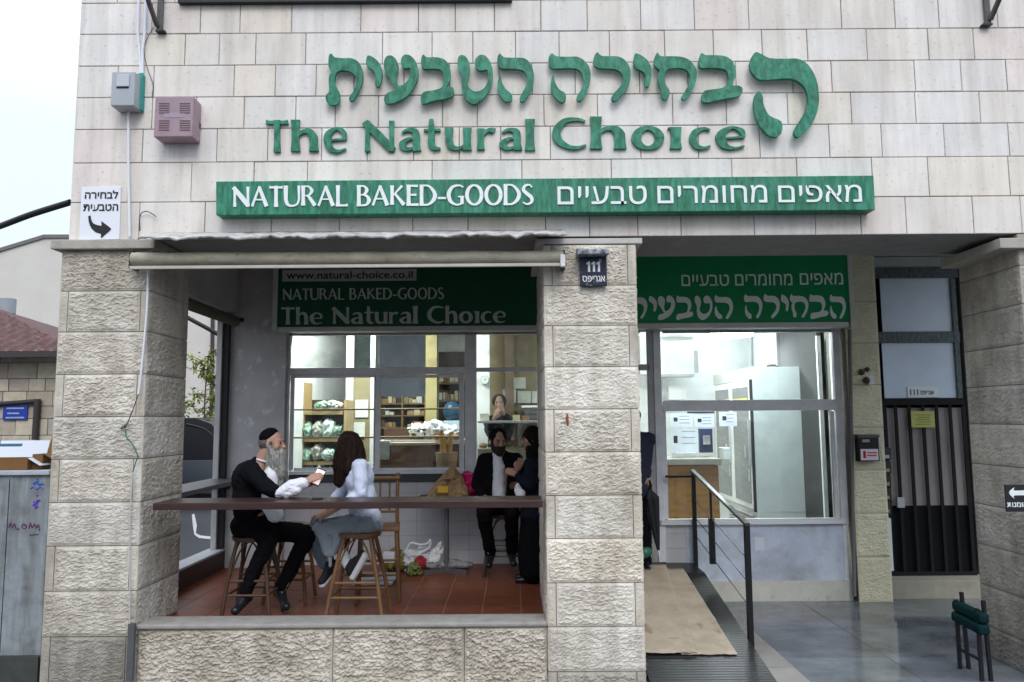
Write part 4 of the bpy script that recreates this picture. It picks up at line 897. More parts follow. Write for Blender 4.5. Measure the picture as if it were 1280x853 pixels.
# bread shelves
def bag(l, t, r, b, Y, m, seed, dep=.25):
    c = at((l + r) / 2, (t + b) / 2, Y); a = at(l, b, Y); q = at(r, t, Y); rx, rz = (q.x - a.x) / 2, (q.z - a.z) / 2
    return [('e', c, (rx * .8, dep / 2, rz * .8)), ('e', c + Vector((rx * .2, 0, rz * .35)), (rx * .5, dep * .3, rz * .6)), ('e', c + Vector((-rx * .3, -.02, -rz * .2)), (rx * .6, dep * .4, rz * .7))]
def wraps(name, l, t, r, b, Y, m, n, seed, label, cat='bag', sz=.05):
    """a heap of bagged loaves"""
    rr = random.Random(seed)
    for k in range(n):
        w_ = (r - l) / n * 1.25; x = l + (r - l) * (k + .5) / n; hh = (b - t) * rr.uniform(.6, 1.05)
        yy = Y + rr.uniform(-.04, .04); p = at(x, b, yy); q = at(x + w_ / 2, b - hh, yy); rz = (q.z - p.z) / 2
        o = crumple(name, (p.x, yy, p.z + rz * .95), ((q.x - p.x) * 1.05, .13, rz), m[k % len(m)], seed + k, None, 4)
        tag(o, label, cat, label + ' group')
bd = thing('inner_door', 'olive inner door with white frame and taped papers behind the bread rack', 'door', at(448, 600, 4.5))
PB('panel', 441, 470, 462, 640, 4.52, .03, mat('olive_panel', (.30, .26, .15), .6, nscale=4, nv=.2), bd)
for l, r in ((431.5, 440.8), (462.2, 468)): PB('frame', l, 418, r, 640, 4.5, .06, M_iw, bd)
PB('frame', 440.9, 578, 462.1, 590, 4.5, .06, M_iw, bd)
br = thing('bread_rack', 'wooden bread rack with wrapped loaves behind the porch window', 'shelf unit', at(420, 540, 4.0))
M_pine = mat('pale_pine', (.50, .36, .17), .5, nscale=5, nv=.25, stretch=(8, 8, 1))
PB('side_panel', 366, 478, 379, 640, 3.95, .4, M_pine, br); PB('side_panel', 429, 500, 433, 640, 3.95, .4, M_pine, br)
PB('back', 379, 500, 429, 640, 4.36, .02, mat('dark_back', (.06, .045, .035), .7), br, 0)
for y in (514, 548, 577, 605): PB('shelf', 379, y, 429, y + 4.5, 3.97, .38, M_pine, br, .002)
M_bags = [mat('green_white_wrap', (.55, .66, .56), .35, nscale=24, col2=(.10, .28, .18), contrast=2.5), mat('clear_wrap', (.62, .66, .64), .3, nscale=20, col2=(.3, .25, .18), contrast=2), mat('mint_wrap', (.50, .68, .60), .35, nscale=26, col2=(.65, .72, .7))]
wraps('bread_bag', 380, 520, 429, 547.5, 4.05, M_bags, 4, 3, 'green and white wrapped loaf on the middle shelf of the bread rack')
wraps('bread_bag', 380, 553, 429, 576.5, 4.05, M_bags, 4, 13, 'pale wrapped loaf on the lower shelf of the bread rack')
wraps('bread_bag', 381, 582, 429, 604, 4.05, M_bags, 4, 23, 'wrapped loaf on the bottom shelf of the bread rack')
wraps('bread_bag', 396, 500, 426, 513.5, 4.05, M_bags, 2, 33, 'wrapped loaf on top of the bread rack')
for k, (l, t, r, b) in enumerate(((444, 500, 460, 522), (442, 528, 456, 548))):
    tag(PB('paper_notice', l, t, r, b, 4.505, .004, mat('notice_paper', (.78, .80, .78), .5), None, 0), ['upper', 'lower'][k] + ' white paper notice taped on the olive inner door', 'paper')
# serving counter with crates, bags, baguettes
sc2 = thing('serving_counter', 'brown wooden serving counter inside the porch window', 'counter', at(515, 570, 3.7))
M_brown = mat('brown_wood', (.15, .075, .035), .5, nscale=4, nv=.4, stretch=(2, 10, 10))
PB('front', 478, 556, 590, 700, 3.7, .5, M_brown, sc2, .004)
ct2 = tag(PB('cardboard_carton', 489, 557, 541, 587, 3.4, .22, mat('carton_brown', (.20, .105, .05), .7, nscale=5, nv=.3), None, .004), 'large brown cardboard carton in the middle of the porch window', 'box'); PB('top_flap', 487, 553.5, 543, 556.8, 3.38, .26, mat('carton_edge', (.48, .40, .30), .7), ct2, .002)
tag(PB('white_canister', 474, 551, 487, 575, 3.4, .14, mat('canister', (.42, .44, .42), .4, nscale=10, nv=.3), None, .01), 'pale canister at the window edge beside the brown carton', 'canister')
tag(PB('dark_tray', 478, 588.5, 535, 596, 3.3, .3, mat('dark_plastic', (.05, .03, .03), .4), None, .004), 'low dark tray lying below the brown carton', 'tray'); PB('top', 474, 550, 592, 555.6, 3.66, .6, mat('counter_top', (.55, .53, .5), .4), sc2, .004)
for k, (l, t, r, b, lab) in enumerate(((480, 536, 531, 549.5, 'flat brown wooden tray on the serving counter'), (546, 570, 578, 590, 'dark brown crate standing against the serving counter'))):
    c = thing('wooden_crate', lab, 'crate', at((l + r) / 2, b, 3.55)); yy = 3.72 if k == 0 else 3.42
    PB('front', l, t, r, b, yy, .012, M_brown, c); PB('back', l, t, r, b, yy + .25, .012, M_brown, c)
    for x in (l, r - 2): PB('side', x, t, x + 2, b, yy + .013, .236, M_brown, c)
    PB('base', l + 2, b - 1.5, r - 2, b, yy + .013, .236, M_brown, c)
M_wb = mat('white_plastic_bag', (.80, .82, .84), .35, nscale=9, nv=.12)
for k, (l, t, r, b) in enumerate(((510, 531, 534, 551), (528, 527, 556, 550), (548, 532, 576, 552))):
    cB = at((l + r) / 2, (t + b) / 2, 3.85); rB = at(r, t, 3.85) - cB
    tag(crumple('plastic_bag', cB, (rB.x * 1.1, .16, rB.z), M_wb, k + 70, None, 4, .4), ['crumpled white bag at the tray end of the serving counter', 'tallest crumpled white bag in the middle of the serving counter', 'crumpled white bag beside the blue bottle water cooler'][k], 'bag')
bk = thing('baguette_basket', 'basket of upright baguettes beside the brown counter', 'basket', at(558, 575, 3.4))
M_bread = mat('bread_crust', (.42, .22, .07), .6, nscale=10, nv=.4)
bm = bmesh.new(); c = at(558, 580, 3.4); bmesh.ops.create_cone(bm, cap_ends=True, segments=20, radius1=.11, radius2=.14, depth=.28, matrix=Matrix.Translation(c)); fin('basket', bm, mat('wicker', (.28, .17, .07), .8, nscale=40, nv=.5), bk)
rr = random.Random(8)
for k in range(8):
    p = c + Vector((rr.uniform(-.08, .08), rr.uniform(-.08, .08), .0)); q = p + Vector((rr.uniform(-.05, .07), rr.uniform(-.03, .03), rr.uniform(.3, .42)))
    T('baguette', smooth_pts([p, (p + q) / 2 + Vector((.01, 0, 0)), q], 4), [.02 + .008 * math.sin(math.pi * i / 8) for i in range(9)], M_bread, bk, 8)
wc = thing('water_cooler', 'pale water cooler with a round blue bottle inside the shop', 'water cooler', at(564, 540, 4.6))
bt = at(565, 514, 4.6); bm = bmesh.new(); bmesh.ops.create_uvsphere(bm, u_segments=24, v_segments=14, radius=1, matrix=Matrix.Translation(bt) @ Matrix.Diagonal((.125, .125, .135, 1))); fin('bottle', bm, mat('blue_bottle', (.008, .055, .11), .35), wc, True)
PB('body', 554, 526, 577, 600, 4.48, .28, mat('cooler_body', (.45, .60, .70), .35), wc, .01)
# things by the narrow pane
ck = thing('wall_clock', 'small round white wall clock inside the shop', 'clock', at(606, 475, 6)); p = at(606, 475.5, 4.5)
for nm, rad, y, m in (('rim', .062, 0, M_alud), ('face', .052, -.012, M_white)):
    bm = bmesh.new(); bmesh.ops.create_cone(bm, cap_ends=True, segments=32, radius1=rad, radius2=rad, depth=.02, matrix=Matrix.Translation(p + Vector((0, y, 0))) @ Matrix.Rotation(R_(90), 4, 'X')); fin(nm, bm, m, ck)
bm = bmesh.new(); bar(bm, p + Vector((0, -.024, 0)), p + Vector((0, -.024, .035)), .005, .003); bar(bm, p + Vector((0, -.0245, 0)), p + Vector((.024, -.0245, .008)), .005, .003); fin('hands', bm, M_black, ck)
tag(B('partition_post', ax(596, 4.52, 500), ax(612, 4.52, 500), 4.53, 4.6, FZ, 3.98, M_iw), 'white wall strip behind the small round clock', 'wall')
for k, (l, t, r, b) in enumerate(((640, 472, 657, 486), (628, 487, 645, 504), (647, 489, 664, 504), (665, 489, 680, 504))):
    tag(PB('framed_notice', l, t, r, b, 4.9, .015, mat('notice_cream', (.62, .62, .55), .5, nscale=30, nv=.2), None, .002), ['framed white notice hung highest above the row of notices', 'yellowish framed notice nearest the clock', 'framed notice in the middle of the row in the shop', 'framed notice at the pillar end of the row'][k], 'notice')
tag(B('inner_wall', ax(612, 5.0, 500), 1.3, 4.93, 5.0, FZ, 3.98, mat('inner_wall_paint', (.27, .22, .135), .7, nscale=3, nv=.3)), 'dull yellow brown wall behind the framed notices', 'wall')
shf = thing('goods_shelf', 'white shelf with dark grey trays behind the narrow pane', 'shelf', at(662, 515, 4.6))
for y in (507, 526): PB('shelf', 652, y, 700, y + 2.5, 4.5, .35, M_white, shf)
for k, (l, t) in enumerate(((656, 512), (656, 518.5), (674, 513))): PB('tray', l, t, l + 17, t + 5.6, 4.52, .3, mat('dark_tray', (.10, .10, .11), .4), shf)
gc = thing('glass_counter', 'glass display counter behind the narrow window pane', 'counter', at(635, 545, 3.6))
PB('top', 597, 526, 700, 529, 3.5, .6, mat('counter_edge', (.55, .56, .52), .3), gc); PB('front', 597, 530, 700, 560, 3.55, .01, M_glass, gc, 0); PB('base', 597, 561, 700, 700, 3.55, .5, mat('counter_base', (.40, .36, .26), .5, nscale=6, nv=.4), gc)
for k in range(6): tag(blob('bread_roll', [('e', at(604 + k * 12, 557 - (k % 2) * 3, 3.8), (.06, .07, .035))], M_bread, None, .01, 1), 'golden bread roll in the glass display counter', 'bread roll', 'rolls in the glass counter')
# behind the street window
fg = thing('display_fridge', 'tall white display fridge with glass doors in the bakery', 'fridge', (3.2, 4, FZ))
M_fr = mat('fridge_white', (.58, .62, .63), .35); M_frd = mat('fridge_door_glass', (.10, .11, .11), .12, nscale=6, col2=(.24, .25, .24), contrast=.8, stretch=(1, 1, 6))
fx, fy = at(938, 500, 3.9).x, 3.9; fx2 = at(1008, 500, 3.9).x; ft = at(940, 459, 3.9).z; fd = 5.7
B('cabinet', fx + .03, fx2, fy, fd, FZ, ft, M_fr, fg, .01); B('top_band', fx, fx + .029, fy + .001, fd, ft - .16, ft - .005, mat('fridge_band', (.60, .62, .60), .3), fg)
B('side_seam', fx + .2, fx2 + .002, fy - .002, fy - .0005, FZ + .42, FZ + .425, M_alud, fg)
for k in range(2):
    a, b_ = fy + .02 + k * .89, fy + .87 + k * .89; d = B('door', fx, fx + .028, a, b_, FZ + .45, ft - .17, M_iw, fg, .004)
    B('pane', fx - .004, fx - .001, a + .07, b_ - .07, FZ + .52, ft - .25, M_frd, d); B('handle', fx - .03, fx - .006, a + .02, a + .045, FZ + 1.0, FZ + 1.6, M_alud, d)
    for q in range(2): B('label', fx - .007, fx - .0045, a + .1 + .13 * q, a + .17 + .13 * q, FZ + .8 + .3 * (q % 3), FZ + .95 + .3 * (q % 3), mat('shelf_goods', (.4, .42, .4), .5), d)
    B('price_rail', fx - .006, fx - .0045, a + .09, b_ - .09, ft - .45, ft - .40, mat('yellow_label', (.6, .55, .1), .5), d)
B('door_edge', fx - .006, fx + .03, fy - .004, fy + .018, FZ + .42, ft - .165, M_black, fg)
for k in range(8): B('vent', fx - .004, fx + .028, fy + .1, fy + 1.2, FZ + .07 + .04 * k, FZ + .09 + .04 * k, M_alud, fg)
wcounter = thing('wooden_counter', 'orange brown wooden counter seen through the street window', 'counter', at(868, 610, 3.6))
PB('front', 836, 582, 900, 700, 3.6, .5, mat('orange_wood', (.42, .21, .06), .45, nscale=3, nv=.4, stretch=(1.5, 6, 6)), wcounter, .004); PB('top', 834, 574, 902, 581.5, 3.56, .6, mat('grey_counter_top', (.34, .32, .28), .4), wcounter, .004)
for k, (l, t, r, b, Yk) in enumerate(((838, 517, 866, 534, 3.86), (868, 519, 893, 534, 3.87), (838, 536, 873, 566, 3.85), (899, 515, 921, 533, 3.88))):
    o = tag(PB('paper_notice', l, t, r, b, Yk, .003, mat('bluish_paper', (.78, .81, .9), .5), None, 0), ['upper white notice with dark tree mark taped in the street window', 'small white notice taped in the middle of the street window', 'largest white notice taped low in the street window', 'blue edged white notice taped beside the fridge doors'][k], 'paper')
    M_bl = mat('blue_print', (.22, .25, .48), .5)
    for j in range(3): PB('mark', l + (r - l) * .4, t + 3 + j * (b - t) * .25, r - 4, t + 3.8 + j * (b - t) * .25, Yk - .001, .0008, M_bl if k != 2 else mat('grey_print', (.3, .3, .36), .5), o, 0)
    PB('mark', l + 4, t + (b - t) * .3, l + 9, t + (b - t) * .6, Yk - .001, .0008, M_black, o, 0)
tag(PB('blue_strip', 859, 514.5, 893, 517, 2.99, .004, mat('deep_blue', (.03, .05, .2), .4), None, 0), 'dark blue strip taped at the top of the street window pane', 'strip')
for k, (l, t, r, b) in enumerate(((875, 536, 891, 566), (880, 545, 888, 556), (845, 566, 870, 575), (905, 560, 913, 575))):
    tag(PB('machine', l, t, r, b, 4.0 - k * .06, .25, [mat('navy_machine', (.03, .04, .10), .4), M_alud, M_white, M_white][k], None, .006), ['dark navy coffee machine on the wooden counter', 'small grey dispenser in front of the navy coffee machine', 'low white tray on the wooden counter', 'small white box beside the fridge'][k], 'appliance')
cb = thing('wall_cupboard', 'white wall cupboard high on the bakery wall', 'cupboard', at(850, 450, 6.5))
PB('carcass', 800, 420, 868, 468, 6.6, .4, M_iw, cb, .006); PB('shadow_strip', 826, 419, 868, 421.5, 6.58, .02, M_alud, cb, 0); PB('under_edge', 826, 468, 868, 471, 6.58, .3, M_alud, cb, 0); PB('handle', 868.5, 438, 873, 466, 6.56, .05, M_alud, cb)  # solid grey strip drawn as the shadow line over the cupboard
tag(PB('white_switchbox', 836, 483, 858, 500, 6.8, .15, M_iw, None, .01), 'white box low on the bakery wall below the cupboard', 'box')
tag(PB('wall_poster', 974, 416, 1009, 438, 6.3, .03, mat('grey_poster', (.36, .42, .44), .4, nscale=6, nv=.4, stretch=(1, 1, 3)), None, .003), 'grey framed picture high on the white bakery wall', 'picture')
pp = thing('wall_pipes', 'pale vertical pipes on the bakery wall beside the fridge', 'pipe', at(940, 440, 7))
for x in (938, 946): T('pipe', [at(x, 414, 7.2), at(x, 470, 7.2)], .035, mat('pale_pipe', (.55, .58, .6), .4), pp)
tag(PB('shop_partition', 1012, 470, 1046, 700, 3.85, .04, mat('grey_partition', (.16, .19, .21), .25, nscale=3, nv=.3)), 'dark grey glass partition between the fridge and the window frame', 'partition')
tag(PB('partition_post', 1026, 420, 1031, 650, 3.25, .04, M_alu), 'thin aluminium post standing in front of the dark partition', 'post')

# more of the crowded back of the shop
gr = thing('goods_rack', 'tall wooden rack crowded with small brown goods deep inside the shop', 'shelf unit', at(500, 560, 5.6))
M_dw = mat('rack_wood', (.20, .125, .05), .5, nscale=5, nv=.3, stretch=(6, 6, 1))
PB('back', 474, 497, 531, 640, 5.85, .02, mat('rack_back', (.075, .055, .03), .8, nscale=4, nv=.3), gr, 0)
for x in (473, 501, 530): PB('upright', x, 495, x + 2.5, 640, 5.5, .34, M_dw, gr, .003)
for y in (504, 519, 534): PB('shelf', 475.6, y, 529.9, y + 1.8, 5.52, .32, M_dw, gr, .002)
rr = random.Random(77); M_gd = [mat('goods_brown', (.28, .14, .05), .5), mat('goods_cream', (.52, .45, .30), .5), mat('goods_olive', (.20, .19, .10), .5), mat('goods_tan', (.34, .22, .10), .5), mat('goods_white', (.56, .56, .52), .5), mat('goods_dark', (.06, .05, .04), .5)]
k = 0
for y in (504, 519, 534):
    x = 477
    while x < 527:
        w_ = rr.uniform(4, 9); h = rr.uniform(3.5, 8.5)
        if not (499 < x + w_ and x < 504):
            q = PB('goods_packet', x, y - h, x + w_ - .4, y - .1, 5.54 + rr.uniform(0, .06), .12, rr.choice(M_gd), None, .004)
            tag(q, 'small packet among the crowded goods on the tall wooden rack', 'packet', 'goods on the tall rack')
        x += w_
ls2 = ['round brown loaf at the fridge end of the row on the serving counter', 'round brown loaf in the middle of the row on the serving counter', 'round brown loaf next to the baguettes on the serving counter']
for k in range(3):
    p = at(547 + k * 11, 550, 3.72); tag(blob('bread_loaf', [('e', p + Vector((0, 0, .03)), (.075, .07, .045))], M_bread, None, .012, 1), ls2[k].replace('at the fridge end', 'nearest the carton'), 'bread')
hs = thing('hanging_shelf', 'long high shelf with jars and boxes against the back wall of the shop', 'shelf', at(560, 470, 6.8))
PB('board', 548, 478, 582, 480.5, 6.7, .4, M_dw, hs, .002); PB('board', 548, 500, 582, 502.5, 6.7, .4, M_dw, hs, .002); PB('backing', 548, 440, 582, 545, 7.12, .02, MATS['rack_back'], hs, 0)
for y in (478, 500):
    x = 549
    while x < 580:
        w_ = rr.uniform(3, 6); q = PB('storage_jar', x, y - rr.uniform(6, 13), x + w_ - .5, y - .1, 6.75, .14, rr.choice(M_gd), None, .01)
        tag(q, 'small jar or box on the high shelf beside the yellow column', 'jar', 'jars on the high shelf'); x += w_
for k, (l, t, r, b) in enumerate(((600, 517, 611, 526), (641, 519, 650, 526), (653, 520, 661, 526))):
    tag(PB('pastry_box', l, t, r, b, 3.62, .12, [M_gd[4], M_gd[1], M_gd[0]][k], None, .004), ['small white box at the clock end of the glass counter', 'small cream box in the middle of the glass counter', 'small brown box at the pillar end of the glass counter'][k], 'box')
tag(T('fridge_cable', smooth_pts([at(x, y, 3.95) for x, y in ((958, 458.5), (968, 457), (976, 461), (986, 464), (1000, 463), (1012, 459), (1022, 460))]), .008, M_black), 'loose black cable lying across the top of the fridge', 'cable')
tag(PB('fridge_top_box', 958, 455, 970, 458.6, 4.0, .2, mat('greyed_box', (.3, .31, .3), .6), None, .003), 'flat grey box lying on top of the fridge', 'box')
# ================================================================== ARCADE ENTRANCE
M_ystone = mat('yellowish_stone', (.78, .75, .55), .85, nscale=5, nv=.2, attr='stone', bump=.6, bscale=150, bdist=.004)
bm = bmesh.new(); lay = bm.loops.layers.float_color.new('stone'); xa, xb = at(1064, 560, 2.68).x, at(1106, 560, 2.68).x
box(bm, xa + .01, xb - .01, 2.69, 3.3, 0, 3.99, 1); paint(bm, bm.faces, (1, 1, 1), lay)
zs = [0, .5, .98, 1.46, 1.94, 2.42, 2.9, 3.38, 3.98]
for k in range(8):
    rock(bm, lay, (xa, 2.68, zs[k]), (1, 0, 0), (0, 0, 1), (0, -1, 0), xb - xa, zs[k + 1] - zs[k], .013, 700 + k, tint(.4, .05), .012)
me = bpy.data.meshes.new('stone_column'); bm.to_mesh(me); bm.free()
tag(link('stone_column', me, [M_ystone, M_mort]), 'yellowish rough stone column between the shop window and the barred door', 'column')
T('corner_pipe', [at(1062, 412, 2.66), at(1068, 745, 2.66)], .02, mat('dark_pipe', (.16, .15, .15), .5)).name = 'drain_pipe'
tag(bpy.data.objects['drain_pipe'], 'dark vertical pipe along the edge of the yellowish column', 'pipe')
lb = thing('letterbox', 'black letterbox with white and red sticker on the stone column', 'letterbox', at(1086, 562, 2.6))
PB('body', 1073.5, 545, 1099, 577, 2.56, .1, mat('black_box', (.015, .015, .015), .4), lb, .006); PB('lid', 1073, 543.5, 1099.5, 547.5, 2.55, .11, mat('box_lid', (.10, .09, .08), .4), lb, .004)
PB('slot', 1078, 549.5, 1087, 553, 2.557, .003, mat('slot_metal', (.35, .34, .3), .4), lb, 0)
st = PB('sticker', 1076, 561.5, 1098, 575.5, 2.5575, .002, mat('sticker_white', (.72, .66, .70), .5), lb, 0)
PB('mark', 1079, 564, 1082.5, 573, 2.5565, .0008, mat('red_print', (.45, .01, .03), .5), st, 0)
for j in range(2): PB('mark', 1084, 565.5 + j * 3.4, 1096, 567 + j * 3.4, 2.5565, .0008, MATS['red_print'], st, 0)
pk = thing('door_lock', 'rusty brown latch with a white tag on the stone column', 'latch', at(1081, 470, 2.64))
for (x, y, r) in ((1077, 465.5, .035), (1084, 462, .028), (1083, 476, .04)):
    bm = bmesh.new(); bmesh.ops.create_uvsphere(bm, u_segments=12, v_segments=8, radius=r, matrix=Matrix.Translation(at(x, y, 2.64))); fin('knob', bm, mat('rust_brown', (.07, .045, .03), .6), pk, True)
PB('tag', 1086, 471, 1093, 481, 2.63, .03, M_white, pk, .003)
# walls and door
YD = 3.1
xd0, xd1 = at(1088, 560, YD).x, at(1215, 560, YD).x
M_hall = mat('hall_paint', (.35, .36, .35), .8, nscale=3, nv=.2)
tag(B('hall_wall', xd1 + .02, 6.6, YD, YD + .15, 0, 3.99, M_hall), 'plain dim wall beside the barred entrance door', 'wall')
tag(B('hall_lintel', xd0 - .3, xd1 + .02, YD + .01, YD + .15, az_(334, YD, 1150), 3.99, mat('pale_lintel', (.55, .57, .56), .7, nscale=4)), 'pale plaster strip above the entrance door frame', 'wall')
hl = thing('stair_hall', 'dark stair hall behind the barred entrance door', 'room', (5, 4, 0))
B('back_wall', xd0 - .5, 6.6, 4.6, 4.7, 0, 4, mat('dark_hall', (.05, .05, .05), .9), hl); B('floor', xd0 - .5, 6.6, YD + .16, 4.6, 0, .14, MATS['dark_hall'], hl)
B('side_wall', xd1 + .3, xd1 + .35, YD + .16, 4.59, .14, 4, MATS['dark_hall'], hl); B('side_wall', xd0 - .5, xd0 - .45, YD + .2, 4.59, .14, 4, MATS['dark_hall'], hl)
tag(B('door_step', xd0 - .05, 6.4, YD - .28, YD + .2, 0, az_(726, YD - .28, 1160), mat('step_stone', (.36, .34, .27), .6, nscale=5, nv=.3), None, .006), 'worn beige stone step below the barred door', 'step')
dr = thing('entrance_door', 'dark barred entrance door with two frosted upper panes', 'door', ((xd0 + xd1) / 2, YD, .2))
M_dfr = mat('dark_teal_frame', (.045, .06, .06), .45, nscale=14, col2=(.12, .15, .145), stretch=(3, 1, 1), contrast=1.5)
M_dk = mat('dark_bars', (.012, .012, .012), .6, spec=.15)
M_frost = mat('frosted_pane', (.68, .78, .88), .25, nscale=2, nv=.15)
def DP(name, l, t, r, b, dy, dep, m, bev=.003, par=None): return PB(name, l, t, r, b, YD + dy, dep, m, par or dr, bev)
DP('frame', 1086, 334.5, 1197, 347.5, -.02, .08, M_dfr); DP('frame', 1094, 348, 1101.5, 727, -.02, .08, M_dk); DP('frame', 1193, 348, 1199, 500, -.02, .08, M_dfr)
DP('frame', 1091, 415, 1200, 428.5, -.015, .07, M_dfr); DP('frame', 1098, 498, 1206, 506.5, -.02, .08, M_dk)
DP('pane', 1101.5, 347.8, 1193, 414.7, .01, .012, M_frost, 0); DP('pane', 1104, 428.8, 1201, 497.7, .01, .012, M_frost, 0); DP('pane', 1086, 348, 1094, 414.5, .01, .012, M_frost, 0)
DP('pane', 1091, 429, 1098, 497, .02, .01, mat('side_paper', (.45, .46, .39), .6, nscale=12, nv=.4), 0)
DP('backing', 1108, 510, 1207, 632, .04, .012, mat('pinkish_reflection', (.34, .30, .29), .35, nscale=2, nv=.25), 0); DP('backing', 1110, 632.5, 1216, 722, .04, .012, mat('black_panel', (.008, .008, .009), .6, spec=.1), 0)  # pinkish backing carries the reflection in the door glass as colour
for x in (1105, 1119, 1136, 1153, 1170, 1187, 1204):
    bm = bmesh.new(); a, b_ = at(x, 507, YD - .005), at(x + 8, 726, YD - .005); b_.x = a.x; bar(bm, a, b_, .045 if x in (1105, 1204) else .036, .02); fin('bar', bm, M_dk, dr)
DP('rail', 1110, 715, 1222, 724, -.02, .03, M_dk)
DP('lock', 1122, 622, 1131, 635, -.035, .03, M_alud, .004)
nb = DP('number_plate', 1134.5, 484, 1172.5, 497, -.001, .008, M_white, .001)
ptext('numerals', '111', 1138, 487, 1147.5, 494, YD - .002, M_black, nb, bold=.03, ext=.001); ptext('lettering', 'אגריפס', 1150.5, 488.5, 1167, 493.5, YD - .002, M_black, nb, bold=.015, ext=.001, hebrew=True)
yn = DP('notice', 1139, 514, 1168.5, 534.5, -.03, .003, mat('yellow_paper', (.50, .50, .14), .6, nscale=10, nv=.2), 0)
for j in range(5): PB('mark', 1144 + (j % 2) * 3, 518.5 + j * 2.9, 1164 - (j % 3), 519.4 + j * 2.9, YD - .0312, .001, mat('olive_print', (.17, .18, .04), .6), yn, 0)
mb = thing('mailboxes', 'stack of small dark mail slots with yellow tags by the door', 'mailbox', at(1108, 600, YD - .1))
for j in range(5):
    s = PB('slot', 1102, 560 + j * 17, 1114, 575 + j * 17, YD - .12, .09, mat('mail_dark', (.03, .03, .028), .4), mb, .003)
    PB('name_tag', 1104, 569 + j * 17, 1112, 573 + j * 17, YD - .123, .002, mat('tag_yellow', (.35, .34, .16), .6) if j else M_alud, s, 0)
tag(PB('leaning_board', 1107.5, 648, 1115.5, 714, YD - .16, .02, M_white, None, .002), 'narrow white board leaning by the entrance door', 'board')
# ================================================================== RAMP FURNITURE
hr = thing('handrail', 'black metal handrail with thin cables along the ramp edge', 'railing', (XR1, 1.5, .2))
M_rail = mat('black_rail', (.010, .011, .013), .4, spec=.25)
xr = XR1 + .02
pf = at(934, 787, .81); tf = at(934, 655, .81); zf0, zf1 = .03, tf.z
def rpost(name, y, z0, z1, w_): bm = bmesh.new(); bar(bm, (xr, y, z0), (xr, y, z1), w_, w_); return fin(name, bm, M_rail, hr, bevel=.002)
yf, yb_, ym = .78, 2.72, 1.98
zb1 = at(857, 590, yb_).z
rpost('post', yf, .0, zf1, .046); rpost('post', yb_, .2, zb1, .044)
zm1 = zf1 + (zb1 - zf1) * (ym - yf) / (yb_ - yf); rpost('post', ym, az_(705, ym, 891), az_(648, ym, 890), .055); rpost('rod', ym, az_(648, ym, 890) - .01, zm1, .022)
bm = bmesh.new(); bar(bm, (xr, yf - .03, zf1 - .0), (xr, yb_ + .03, zb1 + .012), .045, .026); fin('top_rail', bm, mat('worn_rail', (.07, .06, .055), .35, nscale=20, nv=.5), hr, bevel=.004)
bm = bmesh.new(); bar(bm, (xr, yb_ - .02, zb1 - .05), (1.72, yb_ - .02, zb1 - .05), .025, .025); fin('wall_arm', bm, M_rail, hr)
for d in (.30, .50, .70):
    T('cable', [(xr, yf, zf1 - d), (xr, yb_, zb1 - d)], .005, M_rail, hr, 6)
M_card = mat('wet_cardboard', (.52, .445, .345), .8, wash=(3, .22, (1, 1, 1)), nscale=2.2, col2=(.44, .37, .28), speck=(7, .6, (.20, .155, .12)), bump=.2, bscale=20)
def on_ramp(px, py):
    d = CR @ Vector(((px - 640) / FPX, -(py - 426.5) / FPX, -1)); k = FZ / 2.37
    # ramp height z = k (y + .12)
    t = (k * (CAM.y + .12) - CAM.z) / (d.z - k * d.y); return CAM + d * t
def card(label, corners, lift, seed):
    bm = bmesh.new(); n, m_ = 26, 14; P = [Vector(p) for p in corners]; V = []
    for j in range(n + 1):
        row = []
        for i in range(m_ + 1):
            u, v = i / m_, j / n; p = P[0].lerp(P[1], u).lerp(P[3].lerp(P[2], u), v)
            p = p + Vector((0, 0, lift + .006 * abs(noise.noise(Vector((u * 3, v * 6, seed)))) + (.012 * max(0, .12 - v) / .12 * abs(noise.noise(Vector((u * 7, seed, 0)))))))
            if j == 0: p.y += .025 * noise.noise(Vector((u * 9, seed, 3)))
            row.append(bm.verts.new(p))
        V.append(row)
    for j in range(n):
        for i in range(m_): bm.faces.new((V[j][i], V[j][i + 1], V[j + 1][i + 1], V[j + 1][i]))
    o = fin('cardboard_sheet', bm, M_card, None, True); md = o.modifiers.new('t', 'SOLIDIFY'); md.thickness = .006; md.offset = 1; return tag(o, label, 'cardboard')
a, b_, c, d = on_ramp(838, 820), on_ramp(922, 820), on_ramp(854, 712), on_ramp(800, 712)
d = Vector((1.47, c.y, c.z)); a = Vector((1.38, a.y, a.z))
card('long flattened cardboard sheet on the wet ramp nearest the handrail', (a, b_, c, d), .006, 2)
a2, b2 = on_ramp(809, 820), on_ramp(872, 820); c2 = on_ramp(832, 708)
card('flattened cardboard sheet lying against the pale pillar on the ramp', ((1.06, a2.y, a2.z), b2, c2, (1.06, c2.y, c2.z)), .019, 7)
# folding chair with two green cushions
fc = thing('folding_chair', 'folded black metal chair with two green cushions by the stone pillar', 'chair', (3.68, .3, 0))
M_teal = mat('teal_cushion', (.003, .024, .025), .8, spec=.1, nscale=12, nv=.3)
for x in (3.63, 3.68):
    for y in (.14, .43):
        bm = bmesh.new(); bar(bm, (x + (.02 if x > 3.65 else 0), y, .012), (x, y, .62 if x > 3.65 else .56), .024, .026); fin('leg', bm, M_rail, fc)
for z in (.17,): bm = bmesh.new(); bar(bm, (3.63, .14, z), (3.63, .43, z), .018, .018); fin('stretcher', bm, M_rail, fc)
for k, z in enumerate((.385, .47)):
    bm = bmesh.new(); box(bm, 3.60 + .012 * k, 3.69, .08, .47, z, z + .078)
    for v in bm.verts:
        if v.co.y < .2: v.co.z -= .015
    fin('cushion', bm, M_teal, fc, True, bevel=.024, seg=3)
